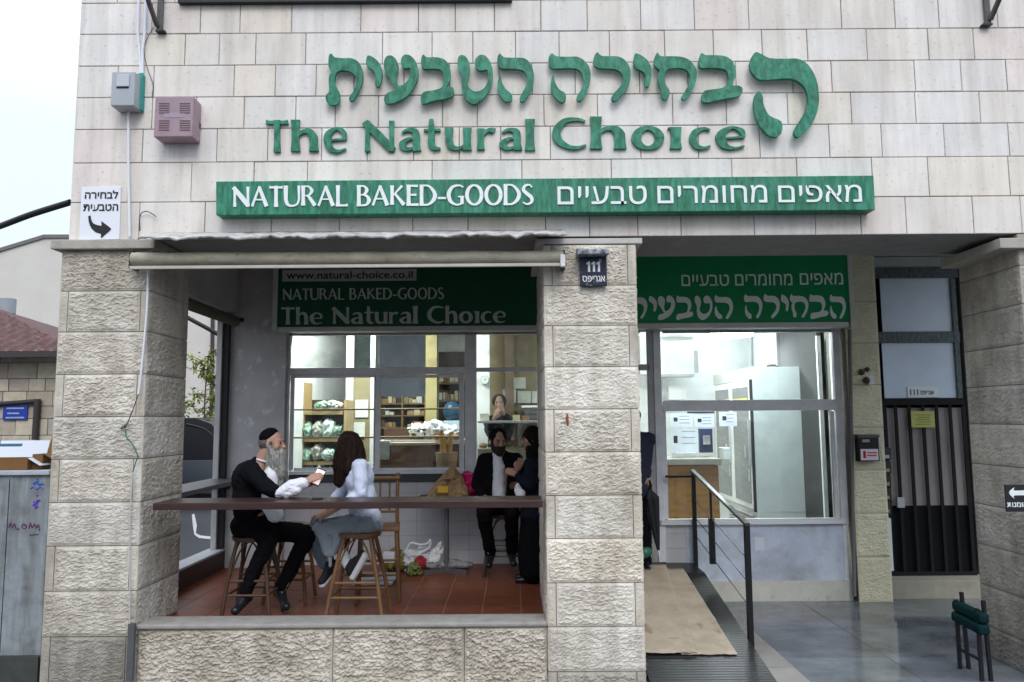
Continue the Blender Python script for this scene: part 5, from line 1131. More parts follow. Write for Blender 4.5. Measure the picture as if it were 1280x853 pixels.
# ================================================================== PORCH FURNITURE
M_bent = mat('bentwood', (.19, .095, .038), .4, nscale=4, nv=.4, stretch=(6, 6, 1))
M_bentd = mat('dark_bentwood', (.09, .05, .03), .4, nscale=4, nv=.4, stretch=(6, 6, 1))
def stool(label, c, seat_z, feet, m, top=.15, back=0, rungs=(.22, .34)):
    """round bentwood bar stool; feet = half spread on the floor"""
    t = thing('bar_stool', label, 'stool', (c[0], c[1], FZ)); cx, cy = c
    bm = bmesh.new(); bmesh.ops.create_cone(bm, cap_ends=True, segments=32, radius1=top + .025, radius2=top + .035, depth=.035, matrix=Matrix.Translation((cx, cy, seat_z - .018))); fin('seat', bm, m, t, True, bevel=.006)
    F, Tt = [], []
    for k in range(4):
        sx, sy = ((-1, -1), (1, -1), (1, 1), (-1, 1))[k]
        f = Vector((cx + sx * feet, cy + sy * feet * .9, FZ + .003)); q = Vector((cx + sx * top * .72, cy + sy * top * .72, seat_z - .036)); F.append(f); Tt.append(q)
        T('leg', smooth_pts([q, q.lerp(f, .45) + Vector((sx * .008, sy * .008, 0)), f], 4), .0165, m, t)
    for hz in rungs:
        for k in range(4):
            n = (k + 1) % 4; u = hz / (seat_z - FZ); a, b_ = F[k].lerp(Tt[k], u), F[n].lerp(Tt[n], u)
            if hz == rungs[0] or k in (0, 2): T('rung', [a, b_], .0115, m, t, 8)
    for k in range(4):
        n = (k + 1) % 4; a, b_ = F[k].lerp(Tt[k], .55), F[n].lerp(Tt[n], .55); md = (Tt[k] + Tt[n]) / 2 + Vector((0, 0, -.005))
        T('brace', smooth_pts([a, a.lerp(md, .5) + Vector((0, 0, .07)), md, b_.lerp(md, .5) + Vector((0, 0, .07)), b_], 4), .008, m, t, 6)
    if back:
        B0 = [Tt[3] if back > 0 else Tt[0], Tt[2] if back > 0 else Tt[3]]
        P = []
        for q in B0: e = q + Vector((0, 0, .40)); T('back_post', [q, e], .014, m, t, 8); P.append(e)
        T('back_rail', smooth_pts([P[0], (P[0] + P[1]) / 2 + Vector((-.03, 0, .02)), P[1]], 5), .016, m, t, 8)
    return t
ws = at(450, 667, .48); stool('honey coloured bentwood bar stool under the woman', (ws.x, .47), ws.z + .02, .235, M_bent)
ms = at(320, 680, .6); stool('dark bentwood bar stool under the bearded man at the counter', (ms.x, .56), at(320, 668, .6).z, .2, M_bentd, back=-1)
es = at(362, 660, 1.1); stool('empty light wooden bar stool half hidden by the bearded man', (es.x, 1.15), es.z + .03, .19, M_bent)
def chair(label, cx, cy, rot, sz, bh):
    t = thing('wooden_chair', label, 'chair', (cx, cy, FZ)); w_ = .19; M = Matrix.Rotation(rot, 3, 'Z'); c = Vector((cx, cy, 0)); q = lambda x, y, z: c + M @ Vector((x, y, z))
    bm = bmesh.new(); v = [bm.verts.new(q(x, y, z)) for z in (sz - .035, sz) for x, y in ((-w_, -w_), (w_, -w_), (w_, w_), (-w_, w_))]
    for f in ((3, 2, 1, 0), (4, 5, 6, 7), (0, 1, 5, 4), (1, 2, 6, 5), (2, 3, 7, 6), (3, 0, 4, 7)): bm.faces.new([v[i] for i in f])
    fin('seat', bm, M_bent, t, bevel=.006)
    for sx, sy in ((-1, -1), (1, -1)): T('leg', [q(sx * .16, sy * .16, sz - .036), q(sx * .19, sy * .19, FZ + .003)], .018, M_bent, t)
    for sx in (-1, 1): T('leg', smooth_pts([q(sx * .19, .2, FZ + .003), q(sx * .165, .165, sz), q(sx * .165, .2, bh)], 5), .018, M_bent, t)
    bm = bmesh.new(); bar(bm, q(-.19, .2, bh - .045), q(.19, .2, bh - .045), .025, .10); fin('top_rail', bm, M_bent, t, bevel=.006)
    bm = bmesh.new(); bar(bm, q(-.16, .185, sz + .1), q(.16, .185, sz + .1), .02, .03); fin('lower_rail', bm, M_bent, t)
    for k in range(3): T('spindle', [q(-.09 + .09 * k, .185, sz + .11), q(-.09 + .09 * k, .2, bh - .09)], .009, M_bent, t, 8)
    for hz in (.2, .33):
        for sx in (-1, 1): T('rung', [q(sx * .18, -.175, FZ + hz), q(sx * .18, .185, FZ + hz)], .011, M_bent, t, 8)
        T('rung', [q(-.18, -.178, FZ + hz + .04), q(.18, -.178, FZ + hz + .04)], .011, M_bent, t, 8)
cc = at(478, 592, 1.35); chair('wooden high chair with spindle back behind the woman', cc.x, 1.2, R_(8), FZ + .66, cc.z)
tb = thing('porch_table', 'small table on a single metal leg below the porch window', 'table', at(558, 700, 2.35))
tp = at(558, 690, 2.35)
PB('top', 518, 625, 600, 629, 2.05, .6, mat('dark_table_top', (.05, .045, .04), .4), tb, .004)
T('leg', [(tp.x, 2.35, FZ + .02), (tp.x, 2.35, az_(630, 2.35))], .03, mat('table_steel', (.18, .18, .19), .35, .5), tb)
bm = bmesh.new()
for a in (45, 135): v = Vector((math.cos(R_(a)), math.sin(R_(a)) * .6, 0)) * .32; bar(bm, Vector((tp.x, 2.35, FZ + .018)) - v, Vector((tp.x, 2.35, FZ + .018)) + v, .03, .06)
fin('base', bm, MATS['table_steel'], tb)
# paper bag on the table
pb = thing('paper_bag', 'crumpled brown paper carrier bag with yellow print on the table', 'bag', at(560, 622, 2.2))
bm = bmesh.new(); pr = random.Random(6); n = 9
fr = [(534, 617), (543, 605), (553, 594), (562, 584), (567, 583), (577, 596), (587, 617)]
c0 = at(560, 617, 2.15)
A = [at(x, y, 2.12) for x, y in fr]; Bk = [at(x + 3, y + 1, 2.34) for x, y in fr]
zb = az_(624, 2.12, 560)
def crinkle(pts_f, pts_b, nx=22, nz=12):
    V = []
    for j in range(nz + 1):
        row = []
        for i in range(nx * 2):
            s = i / nx; side = 0 if s < 1 else 1; s = s if s < 1 else 2 - s; s = min(max(s, 0), .9999)
            k = s * (len(pts_f) - 1); i0 = int(k); f = k - i0; L_ = pts_b if side else pts_f
            p = L_[i0].lerp(L_[i0 + 1], f); p.z = zb + (p.z - zb) * (j / nz)
            q = p + Vector((0, .05 * noise.noise(p * 16) + .02 * noise.noise(p * 40) + (.09 if not side else -.09) * (j / nz) ** 2, .014 * noise.noise(p * 20)))
            row.append(bm.verts.new(q))
        V.append(row)
    for j in range(nz):
        for i in range(nx * 2): bm.faces.new((V[j][i], V[j][(i + 1) % (nx * 2)], V[j + 1][(i + 1) % (nx * 2)], V[j + 1][i]))
crinkle(A, Bk)
fin('bag', bm, mat('kraft_paper', (.36, .24, .12), .8, nscale=8, nv=.25, bump=.25, bscale=16), pb)
PB('print', 547, 608, 560, 616, 2.055, .004, mat('yellow_print', (.60, .38, .04), .6), pb, 0); PB('print', 556, 599, 564, 602.5, 2.06, .004, mat('brown_print', (.08, .03, .02), .6), pb, 0)
tag(blob('pink_bag', [('e', at(589, 603, 2.3), (.085, .08, .105)), ('e', at(593, 612, 2.3), (.09, .08, .07)), ('e', at(584, 594, 2.3), (.05, .04, .05))], mat('pink_plastic', (.62, .01, .13), .35, nscale=8, nv=.3), None, .008, 0, wrinkle=.022, wscale=(14, 14, 14)), 'bright pink bundle beside the brown paper bag', 'bag')
# heap of shopping on the floor
def heap(name, label, l, t, r, b, Y, m, seed, wr=.04):
    c = at((l + r) / 2, b, Y); q = at(r, t, Y); rz = (q.z - FZ) / 2
    return tag(crumple(name, (c.x, Y, FZ + rz * .9), ((q.x - c.x) * 1.08, .14, rz * 1.1), m, seed, None, 5, wr * 10, FZ + .004), label, 'bag')
heap('plastic_bag', 'yellow green plastic bag on the tiles by the chair', 482, 687, 506, 708, 2.42, mat('yellow_bag', (.26, .25, .05), .4, nscale=9, nv=.4), 81, .022)
sb = heap('plastic_bag', 'white shopping bag with blue and red print on the floor', 499, 687, 545, 707, 2.48, mat('printed_bag', (.70, .70, .74), .35, nscale=11, col2=(.60, .60, .66), contrast=2), 82)
heap('plastic_bag', 'red patterned bag squeezed between the shopping bags', 519, 694, 533, 706, 2.33, mat('red_bag', (.30, .015, .03), .4), 84, .02)
heap('plastic_bag', 'lime green bag on the tiles in front of the shopping', 509, 703, 530, 711, 2.28, mat('lime_bag', (.17, .21, .06), .4, nscale=12, nv=.4), 86, .02)
wf = blob('plastic_bag', [('c', at(537, 700, 2.4), at(551, 678, 2.45), .05, .012), ('c', at(541, 702, 2.4), at(557, 684, 2.45), .04, .012), ('e', at(536, 701, 2.4), (.11, .08, .04))], M_wb, None, .007, 0, wrinkle=.03, wscale=(16, 16, 9), seed=4); tag(wf, 'white plastic bag with a tall flap standing on the floor', 'bag')
sp_ = T('bag_handle', smooth_pts([at(x, y, 2.38) for x, y in ((508, 694), (510, 684), (515, 679), (525, 681), (534, 680), (538, 675), (537, 684), (528, 690), (518, 692))]), .012, M_wb); tag(sp_, 'looped white handle of the shopping bag', 'handle')
tag(blob('dark_bag', [('c', at(533, 707, 2.35), at(588, 706, 2.4), .05, .035), ('c', at(560, 702, 2.4), at(586, 704, 2.4), .03, .02)], mat('grey_bag', (.13, .13, .14), .4, nscale=12, col2=(.3, .3, .31), contrast=2), None, .012, 1, wrinkle=.012), 'flat dark grey bag at the foot of the table', 'bag')
nbk = thing('newspaper', 'folded white newspapers on the tiles under the bar stool', 'newspaper', at(465, 715, 1.75))
for k, (l, r, z, y) in enumerate(((440, 490, .0, 1.72), (446, 494, .03, 1.8))):
    bm = bmesh.new(); box(bm, at(l, 716, y).x, at(r, 716, y).x, y, y + .28, FZ + .004 + z, FZ + .03 + z); fin('bundle', bm, mat('newsprint', (.56, .56, .58), .7, nscale=20, nv=.25), nbk, bevel=.008)
tag(PB('paper_scrap', 478, 692, 493, 704, 1.95, .12, M_wsheet, None, .01), 'small crumpled white box on the tiles beside the newspapers', 'box')
# things on the counter
tag(B('phone', ax(390, .12, 620), ax(403, .12, 620), .09, .16, zc1 + .002, zc1 + .012, M_black, None, .002), 'dark phone lying flat on the counter beside the white sleeve', 'phone')
# fold lines pressed into the cardboard
for o in [x for x in bpy.data.objects if x.name.startswith('cardboard_sheet')]:
    for v in o.data.vertices:
        if abs(v.co.y - 1.12) < .05: v.co.z += .008
# ================================================================== THE SIDE STREET
cbn = thing('street_cabinet', 'grey blue utility cabinet with graffiti beside the rough pillar', 'cabinet', (-4.2, .5, 0))
M_cab = mat('cabinet_paint', (.30, .33, .355), .55, wash=[(3, .3, (3, 3, .5)), (9, .25, (1, 1, 1))], nscale=5, col2=(.22, .245, .27), stretch=(6, 6, .7), bump=.05, speck=(10, .4, (.14, .16, .17)))
cx0, cx1 = at(-75, 700, .3).x, at(57, 700, .3).x; cz0, cz1 = at(28, 820, .3).z, at(28, 588, .3).z
B('body', cx0, cx1, .3, .68, cz0, cz1 - .04, M_cab, cbn, .006); B('lid', cx0 - .02, cx1 + .008, .27, .72, cz1 - .039, cz1, mat('cabinet_lid', (.42, .46, .50), .5, nscale=6, nv=.2), cbn, .008)
B('plinth', cx0 - .03, cx1 + .0, .27, .72, 0.003, cz0 - .002, mat('dark_plinth', (.06, .065, .06), .8, nscale=8, nv=.4), cbn); xs = at(7, 700, .3).x
B('door_gap', xs - .006, xs, .298, .302, cz0 + .03, cz1 - .07, M_black, cbn)
def scrawl(strokes, m, r=.004):
    for s in strokes: T('graffiti', smooth_pts([at(x, y, .2975) for x, y in s], 4), r, m, cbn, 5)
M_vio = mat('purple_ink', (.10, .03, .12), .6); M_blu = mat('blue_ink', (.02, .10, .50), .6); M_vb = mat('violet_ink', (.10, .05, .48), .6)
scrawl([[(11, 660), (13, 654), (15, 659), (18, 655), (20, 661), (24, 661)], [(33, 657), (29, 655), (27, 659), (31, 661), (33, 658), (30, 657)], [(36, 661), (38, 654), (40, 660), (43, 655), (45, 660), (48, 656), (49, 664)], [(37, 669), (48, 668)]], M_vio)
scrawl([[(42, 606), (46, 602), (49, 607), (53, 604)], [(47, 598), (48, 606)], [(38, 611), (42, 609), (46, 612), (50, 609), (55, 612)], [(41, 604), (55, 606)]], M_blu)
scrawl([[(41, 632), (46, 628), (50, 625)], [(42, 627), (47, 634)], [(47, 625), (44, 636)], [(46, 619), (47, 620)]], M_vb, .007)
# cartons left on the cabinet
M_cart = mat('brown_carton', (.20, .10, .035), .8, nscale=6, nv=.3)
def carton(label, l, t, r, b, Y, dep, flapm):
    t_ = thing('cardboard_box', label, 'box', at((l + r) / 2, b, Y)); x0, x1 = at(l, b, Y).x, at(r, b, Y).x; z0 = cz1 + .002; z1 = z0 + (at(l, t, Y) - at(l, b, Y)).z
    B('front', x0, x1, Y, Y + .006, z0, z1, M_cart, t_); B('back', x0, x1, Y + dep, Y + dep + .006, z0, z1, M_cart, t_); B('base', x0 + .006, x1 - .006, Y + .0065, Y + dep - .001, z0, z0 + .006, M_cart, t_)
    for x in (x0, x1 - .006): B('side', x, x + .006, Y + .0065, Y + dep - .0005, z0 + .0065, z1, M_cart, t_)
    for (p, q, d) in (((x0, Y + dep + .003, z1), (x1, Y + dep + .003, z1), Vector((0, .05, .14))), ((x1 + .002, Y, z1), (x1 + .002, Y + dep, z1), Vector((.10, 0, -.06)))):
        bm = bmesh.new(); p, q = Vector(p) + Vector((0, 0, .002)), Vector(q) + Vector((0, 0, .002)); u = d.cross(q - p).normalized() * .005
        v = [bm.verts.new(w_) for w_ in (p, q, q + d, p + d, p + u, q + u, q + d + u, p + d + u)]
        for f in ((0, 1, 2, 3), (7, 6, 5, 4), (0, 4, 5, 1), (1, 5, 6, 2), (2, 6, 7, 3), (3, 7, 4, 0)): bm.faces.new([v[i] for i in f])
        fin('flap', bm, flapm, t_)
    return t_
carton('open brown carton with white inner flaps on the utility cabinet', -30, 570, 34, 584, .30, .24, mat('flap_white', (.62, .66, .74), .6))
carton('small brown carton next to the pillar on the utility cabinet', 40, 563, 53, 582, .36, .2, M_cart)
tag(B('blue_folder', at(-10, 560, .6).x, at(30, 560, .6).x, .575, .66, cz1 + .003, cz1 + .21, mat('blue_tarp', (.05, .15, .22), .6), None, .01), 'dark blue folder standing behind the cartons on the cabinet', 'folder')
# stone house with red tiles
YH = 6.5
M_hs = mat('house_stone', (.66, .60, .53), .85, nscale=6, nv=.3, attr='stone', bump=.4, bscale=40)
sh = thing('stone_house', 'low stone house with red tiled roof across the side street', 'house', (-9, 7, 0))
bm = bmesh.new(); lay = bm.loops.layers.float_color.new('stone'); hx0, hx1 = -14.0, at(73, 500, YH).x + .12; he = at(30, 444, YH).z
box(bm, hx0, hx1 - .02, YH + .02, YH + 4, -.03, he, 1); paint(bm, bm.faces, (1, 1, 1), lay)
rr = random.Random(21); z = 0
while z < he - .05:
    h = min(rr.uniform(.2, .27), he - z); x = hx0
    while x < hx1 - .02:
        w_ = min(rr.uniform(.25, .6), hx1 - x); v = rr.uniform(.65, 1); f0 = set(bm.faces)
        box(bm, x + .006, x + w_ - .006, YH - rr.uniform(0, .012), YH + .03, z + .006, z + h - .006, 0)
        paint(bm, [f for f in bm.faces if f not in f0], (v, v * rr.uniform(.93, 1), v * rr.uniform(.82, .95)), lay); x += w_
    z += h
me = bpy.data.meshes.new('wall'); bmesh.ops.recalc_face_normals(bm, faces=bm.faces); bm.to_mesh(me); bm.free(); link('wall', me, [M_hs, M_mort], sh)
M_tile = mat('red_roof_tile', (.13, .055, .045), .85, nscale=7, col2=(.06, .04, .038), speck=(12, .7, (.22, .12, .10)), contrast=1.5)
bm = bmesh.new(); rz = at(0, 388, YH + 2.5).z + .1
nU, nV = 190, 17; V = []
for j in range(nV + 1):
    row = []
    for i in range(nU + 1):
        v = j / nV; xr_ = hx0 - .2 + (hx1 + .35 - hx0 + .2) * i / nU; cut = hx1 + .35 - v * 3.6
        x = min(xr_, cut); row.append(bm.verts.new((x, YH - .3 + v * 3.0, he + .02 + (rz - he) * v + .03 * math.sin(xr_ * 26) * (1 if xr_ < cut else 0) + .03 * ((j % 2)))))
    V.append(row)
for j in range(nV):
    for i in range(nU):
        try: bm.faces.new((V[j][i], V[j][i + 1], V[j + 1][i + 1], V[j + 1][i]))
        except Exception: pass
q = [bm.verts.new(p) for p in ((hx1 + .35, YH - .3, he + .02), (hx1 + .35, YH + 4.2, he + .02), (hx1 - 3.25, YH + 2.7, rz + .02))]; bm.faces.new(q)
fin('roof', bm, M_tile, sh)
B('gutter', hx0, hx1 + .36, YH - .42, YH - .30, he - .07, he + .03, mat('dark_gutter', (.05, .04, .04), .6), sh)
nsg = thing('street_sign', 'small blue street name sign on the stone house wall', 'sign', at(18, 514, YH))
PB('plate', 3.5, 507, 34, 525, YH - .04, .02, mat('sign_blue', (.02, .05, .33), .4), nsg, .004)
for (l, r, y) in ((8, 30, 509.6), (9, 24, 516), (7, 30, 521.4)): PB('line_of_writing', l, y, r, y + 1.8, YH - .0415, .001, mat('sign_white', (.45, .5, .75), .5, nscale=30, nv=.5), nsg, 0)
hp = thing('drain_pipe', 'dark bent drain pipe on the stone house wall beside the street sign', 'pipe', at(40, 520, YH))
T('pipe', [at(-30, 507, YH - .06), at(47, 501.5, YH - .06)], .035, MATS['dark_gutter'], hp); T('pipe', [at(47, 499, YH - .07), at(43.5, 550, YH - .07)], .05, MATS['dark_gutter'], hp)
# big pale building further back, seen beyond the roof and through the porch side
YG = 19
M_bei = mat('beige_render', (.62, .59, .54), .85, nscale=1.2, nv=.12)
gbld = thing('beige_building', 'tall plain beige rendered building beyond the red roof', 'building', (-12, YG, 0))
P = [at(-90, 345, YG), at(0, 314, YG), at(56, 297, YG), at(86, 297, YG), at(420, 297, YG)]
bm = bmesh.new(); f = [bm.verts.new((P[0].x, YG, -.03))] + [bm.verts.new(p) for p in P] + [bm.verts.new((P[-1].x, YG, -.03))]; k = [bm.verts.new(v.co + Vector((0, 9, 0))) for v in f]
bm.faces.new(f); bm.faces.new(k[::-1]); n = len(f)
for i in range(n): bm.faces.new((f[i], k[i], k[(i + 1) % n], f[(i + 1) % n]))
fin('wall', bm, M_bei, gbld)
bm = bmesh.new()
for a, b_ in zip(P, P[1:]): bar(bm, a + Vector((0, -.02, .03)), b_ + Vector((0, -.02, .03)), .12, .07)
fin('roof_edge', bm, mat('edge_dark', (.16, .15, .14), .8), gbld)
T('downpipe', [at(266, 380, YG - .1), at(264, 520, YG - .1)], .06, MATS['dark_gutter'], gbld)
PB('window', 120, 330, 150, 375, YG - .02, .03, MATS['dark_glass'], gbld, 0)
dsh = thing('roof_dish', 'grey water tank on the roof edge by the red tiles', 'tank', at(10, 383, 10)); bm = bmesh.new(); p = at(9, 383, 9.5)
bmesh.ops.create_cone(bm, cap_ends=True, segments=20, radius1=.16, radius2=.16, depth=.3, matrix=Matrix.Translation(p)); fin('tank', bm, mat('tank_grey', (.3, .33, .36), .5), dsh, True)
T('leg', [p + Vector((0, 0, -.15)), Vector((p.x, p.y, he + .1))], .03, M_alud, dsh)
# van in the side street
vn = thing('parked_van', 'grey van with dark windows parked in the side street', 'van', (-7.3, 13.4, 0))
def prof(name, pts, y0, y1, m, taper=0):
    bm = bmesh.new(); f = [bm.verts.new((x, y0 + (taper if z > 1.15 else 0), z)) for x, z in pts]; k = [bm.verts.new((x, y1 - (taper if z > 1.15 else 0), z)) for x, z in pts]
    bm.faces.new(f); bm.faces.new(k[::-1]); n = len(f)
    for i in range(n): bm.faces.new((f[i], k[i], k[(i + 1) % n], f[(i + 1) % n]))
    return fin(name, bm, m, vn, True, bevel=.03)
VY = 12.5; vx = at(256, 540, VY).x
prof('body', [(vx - 2.6, .32), (vx + 1.7, .32), (vx + 1.75, .8), (vx + 1.6, 1.02), (vx + .85, 1.12), (vx - 2.6, 1.12)], VY, VY + 1.8, mat('van_grey', (.08, .09, .11), .3, coat=.5))
prof('cabin', [(vx - 2.55, 1.121), (vx + .8, 1.121), (vx + .1, 2.0), (vx - .3, 2.14), (vx - 2.5, 2.14)], VY + .05, VY + 1.75, mat('van_dark', (.02, .02, .025), .15, coat=.5), .1)
T('window_rim', smooth_pts([Vector((vx + .62, VY + .1, 1.2)), Vector((vx + .35, VY + .12, 1.5)), Vector((vx - .05, VY + .14, 1.85)), Vector((vx - .5, VY + .14, 1.98))], 5), .03, M_black, vn)
bm = bmesh.new(); pass
for x in (vx - 1.9, vx + 1.0):
    for y in (VY, VY + 1.62):
        bm = bmesh.new(); bmesh.ops.create_cone(bm, cap_ends=True, segments=28, radius1=.33, radius2=.33, depth=.2, matrix=Matrix.Translation((x, y + .09, .31)) @ Matrix.Rotation(R_(90), 4, 'X')); wh = fin('wheel', bm, M_black, vn, True)
        bm = bmesh.new(); bmesh.ops.create_cone(bm, cap_ends=True, segments=20, radius1=.19, radius2=.19, depth=.22, matrix=Matrix.Translation((x, y + .09, .31)) @ Matrix.Rotation(R_(90), 4, 'X')); fin('rim', bm, M_alu, wh, True)
B('headlight', vx + 1.66, vx + 1.752, VY + .06, VY + .3, .72, .9, M_white, vn, .02)
# shrub behind the van
ty = 15; tb_ = at(258, 480, ty)
tr = thing('young_tree', 'young tree with yellow green leaves seen through the side opening', 'tree', (tb_.x, ty, 0))
rr = random.Random(12); tw = []
bm = bmesh.new(); tube(bm, smooth_pts([(tb_.x - .1, ty, -.02), (tb_.x, ty, 1.4), (tb_.x - .03, ty, 2.7), (tb_.x + .05, ty, 4.0)], 5), [.04 - .0018 * i for i in range(16)], 8)
for k in range(16):
    z = 1.9 + k * .125; a = rr.uniform(0, 6.28); ln = rr.uniform(.4, .8) * (1 - k * .02); p = Vector((tb_.x, ty, z)); q = p + Vector((math.cos(a) * ln, math.sin(a) * ln, rr.uniform(.05, .4))); tube(bm, [p, q], [.014, .005], 5); tw.append((p, q))
fin('trunk', bm, mat('bark', (.10, .075, .05), .9), tr)
bm = bmesh.new(); lay = bm.loops.layers.float_color.new('stone')
for p, q in tw:
    for k in range(44):
        c = p.lerp(q, rr.uniform(.3, 1.1)) + Vector([rr.gauss(0, .085) for _ in range(3)]); d = Vector((rr.uniform(-1, 1), rr.uniform(-1, 1), rr.uniform(-1.2, .3))).normalized(); s = d.cross(Vector((rr.uniform(-1, 1), rr.uniform(-1, 1), 1))).normalized(); L_ = rr.uniform(.12, .2); W_ = L_ * .22
        f = bm.faces.new([bm.verts.new(x) for x in (c, c + d * L_ * .5 + s * W_, c + d * L_, c + d * L_ * .5 - s * W_)]); v = rr.uniform(.5, 1.3); paint(bm, [f], (v * rr.uniform(.8, 1.3), v, v * .8), lay)
fin('crown', bm, mat('leaf', (.17, .21, .03), .6, attr='stone'), tr)
for x_ in (-7.2, -3.6): pass
tag(B('low_wall', -12, -5.0, 14.6, 14.8, -.03, 1.9, mat('dull_wall', (.20, .17, .14), .9, nscale=5, nv=.4)), 'low dull brown wall behind the van in the side street', 'wall')
tag(B('white_paint_splash', 0, .01, 0, .01, 0, .001, M_white), 'x', 'x') if False else None
# white paint spilt on the side street
bm = bmesh.new(); d = lambda x, y: (lambda r: CAM + r * ((0.0 - CAM.z) / r.z))(CR @ Vector(((x - 640) / FPX, -(y - 426.5) / FPX, -1)))
V1 = [bm.verts.new(d(x, y) + Vector((0, 0, -.024))) for x, y in ((240, 642), (243, 641), (246, 655), (245, 665), (251, 668), (262, 669), (270, 670), (270, 673), (258, 672), (249, 671), (243, 667), (241, 655))]; bm.faces.new(V1)
struct(fin('road_marking', bm, mat('road_white', (.6, .6, .6), .8, nscale=15, nv=.4)))

# ================================================================== PEOPLE
SK = [mat('skin', (.44, .255, .185), .5, nscale=14, nv=.12), mat('eye_dark', (.025, .018, .015), .3), mat('brow', (.10, .085, .075), .8), mat('lip', (.32, .12, .10), .5)]
SKd = [SK[0], SK[1], mat('dark_brow', (.03, .02, .015), .8), SK[3]]
M_suit = mat('black_suit', (.006, .006, .008), .9, spec=.08)
M_trous = mat('black_trousers', (.0055, .0055, .007), .9, spec=.08)
M_shirt = mat('white_shirt', (.74, .75, .80), .8, nscale=5, nv=.06, bump=.15, bscale=60)
M_beard = mat('grey_beard', (.56, .55, .52), .9, nscale=9, col2=(.33, .325, .31), stretch=(6, 6, 1), bump=1.0, bscale=30, contrast=1.5, bdist=.02)
M_hairg = mat('grey_hair', (.16, .15, .15), .8, nscale=20, nv=.5, bump=.6, bscale=80)
M_hair = mat('dark_brown_hair', (.022, .011, .007), .6, spec=.15, nscale=8, col2=(.009, .005, .004), stretch=(12, 12, .6), bump=.8, bscale=14, bdist=.012)
M_shoe = mat('black_shoe', (.012, .013, .018), .3)
def person(label, loc, group=None): return thing('person', label, 'person', loc, group)
def shoe(name, ankle, d, par, m=M_shoe, sole=None, k=1.0):
    a = Vector(ankle); d = Vector(d).normalized(); up = Vector((0, 0, 1)); up = (up - d * up.dot(d)).normalized()
    blob(name, [('c', a + up * -.0 * k, a - up * .055 * k - d * .03 * k, .045 * k, .038 * k), ('c', a - up * .05 * k - d * .04 * k, a - up * .062 * k + d * .15 * k, .037 * k, .036 * k), ('c', a - up * .01, a - up * .05 * k + d * .1 * k, .04 * k, .032 * k)], m, par, .008, 2)
    if sole: blob('sole', [('c', a - up * .088 * k - d * .06 * k, a - up * .088 * k + d * .16 * k, .03 * k, .034 * k)], sole, par, .008, 2)
# ---- bearded man in black, seated, facing the woman
pa_ = person('bearded man in black suit seated at the counter holding a phone', at(318, 760, .58))
pel, che, nek, hd = at(314, 652, .58), at(313, 603, .58), at(327, 577, .58), at(340.5, 554.5, .58)
rs, ls = at(311, 590, .41), at(320, 590, .76)
re, le = at(350, 615.5, .24), at(350, 612, .66)
rw, lw_ = at(381, 603, .22), at(384, 606, .42)
rh, lh = at(318, 661, .49), at(322, 661, .68)
rk, lk = at(337, 672, .40), at(386, 668, .66)
ra, la = at(308, 741, .46), at(352, 738, .72)
hp_, hpick, hq = head(hd, (1, -.10, -.04), k=1.0)
skn = hp_ + [('c', nek, hd + Vector((-.02, 0, -.03)), .058, .06), ('c', pel, che, .10, .12), ('c', che, nek, .11, .06), ('c', rs, re, .042, .036), ('c', re, rw, .036, .026), ('c', ls, le, .042, .036), ('c', le, lw_, .036, .026),
    ('c', rh, rk, .07, .05), ('c', rk, ra, .05, .036), ('c', lh, lk, .07, .05), ('c', lk, la, .05, .036), ('c', rs, ls, .05, .05)]
skn += hand(rw, (.85, .12, .42), (-.25, -.75, .55), .35, 1.0, -1) + hand(lw_, (.9, -.25, .30), (0, .3, -.95), .55, 1.0, -1)
blob('body', skn, SK, pa_, .0058, 2, hpick)
jk = [('e', (pel + che) / 2 + Vector((-.015, 0, .02)), (.135, .205, .235)), ('e', che + Vector((0, 0, .02)), (.145, .215, .17)), ('c', rs, ls, .082, .082), ('c', nek + Vector((-.035, 0, -.03)), che, .072, .13),
      ('c', rs, rs.lerp(re, .5) + Vector((0, -.02, -.015)), .078, .07), ('c', rs.lerp(re, .5) + Vector((0, -.02, -.015)), re + Vector((-.05, 0, .01)), .07, .062), ('c', ls, le, .076, .062), ('c', le, lw_.lerp(le, .25), .06, .05), ('e', pel + Vector((-.03, 0, -.03)), (.13, .2, .13))]
blob('jacket', jk, M_suit, pa_, .011, 3, wrinkle=.012, wscale=(9, 9, 7), seed=3)
# shirt front, collar and loose white sleeve
ft_ = Vector((1, -.35, 0)).normalized()
blob('shirt', [('c', hq(.02, -.02, -.15), at(337, 598, .50), .045, .062), ('c', at(337, 597, .50), at(338, 625, .50), .062, .075), ('c', at(337, 630, .50), at(344, 643, .46), .075, .07)], M_shirt, pa_, .009, 2, wrinkle=.008, wscale=(14, 14, 9), seed=8)
cl_ = [nek + Vector((math.cos(a) * .068 + .012, math.sin(a) * .066, .012 + .02 * math.cos(a + 3.14))) for a in [R_(d) for d in range(-120, 121, 20)]]
bm = bmesh.new(); tube(bm, cl_, .0085, 8); fin('collar', bm, M_shirt, pa_, True)
blob('shirt_sleeve', [('c', re + Vector((.0, -.01, -.005)), re.lerp(rw, .55), .045, .062), ('c', re.lerp(rw, .45), rw + Vector((-.012, 0, -.012)), .064, .052), ('c', re + Vector((.06, -.02, -.02)), rw + Vector((-.06, -.02, -.055)), .035, .045)], M_shirt, pa_, .008, 2, wrinkle=.007, wscale=(15, 15, 22), seed=5)
blob('trousers', [('e', pel + Vector((0, 0, -.04)), (.15, .19, .12)), ('c', rh, rk, .098, .076), ('c', rk, ra + Vector((0, 0, .03)), .075, .058), ('c', lh, lk, .098, .078), ('c', lk, la + Vector((0, 0, .03)), .076, .058)], M_trous, pa_, .011, 3, wrinkle=.012, wscale=(10, 10, 8), seed=6)
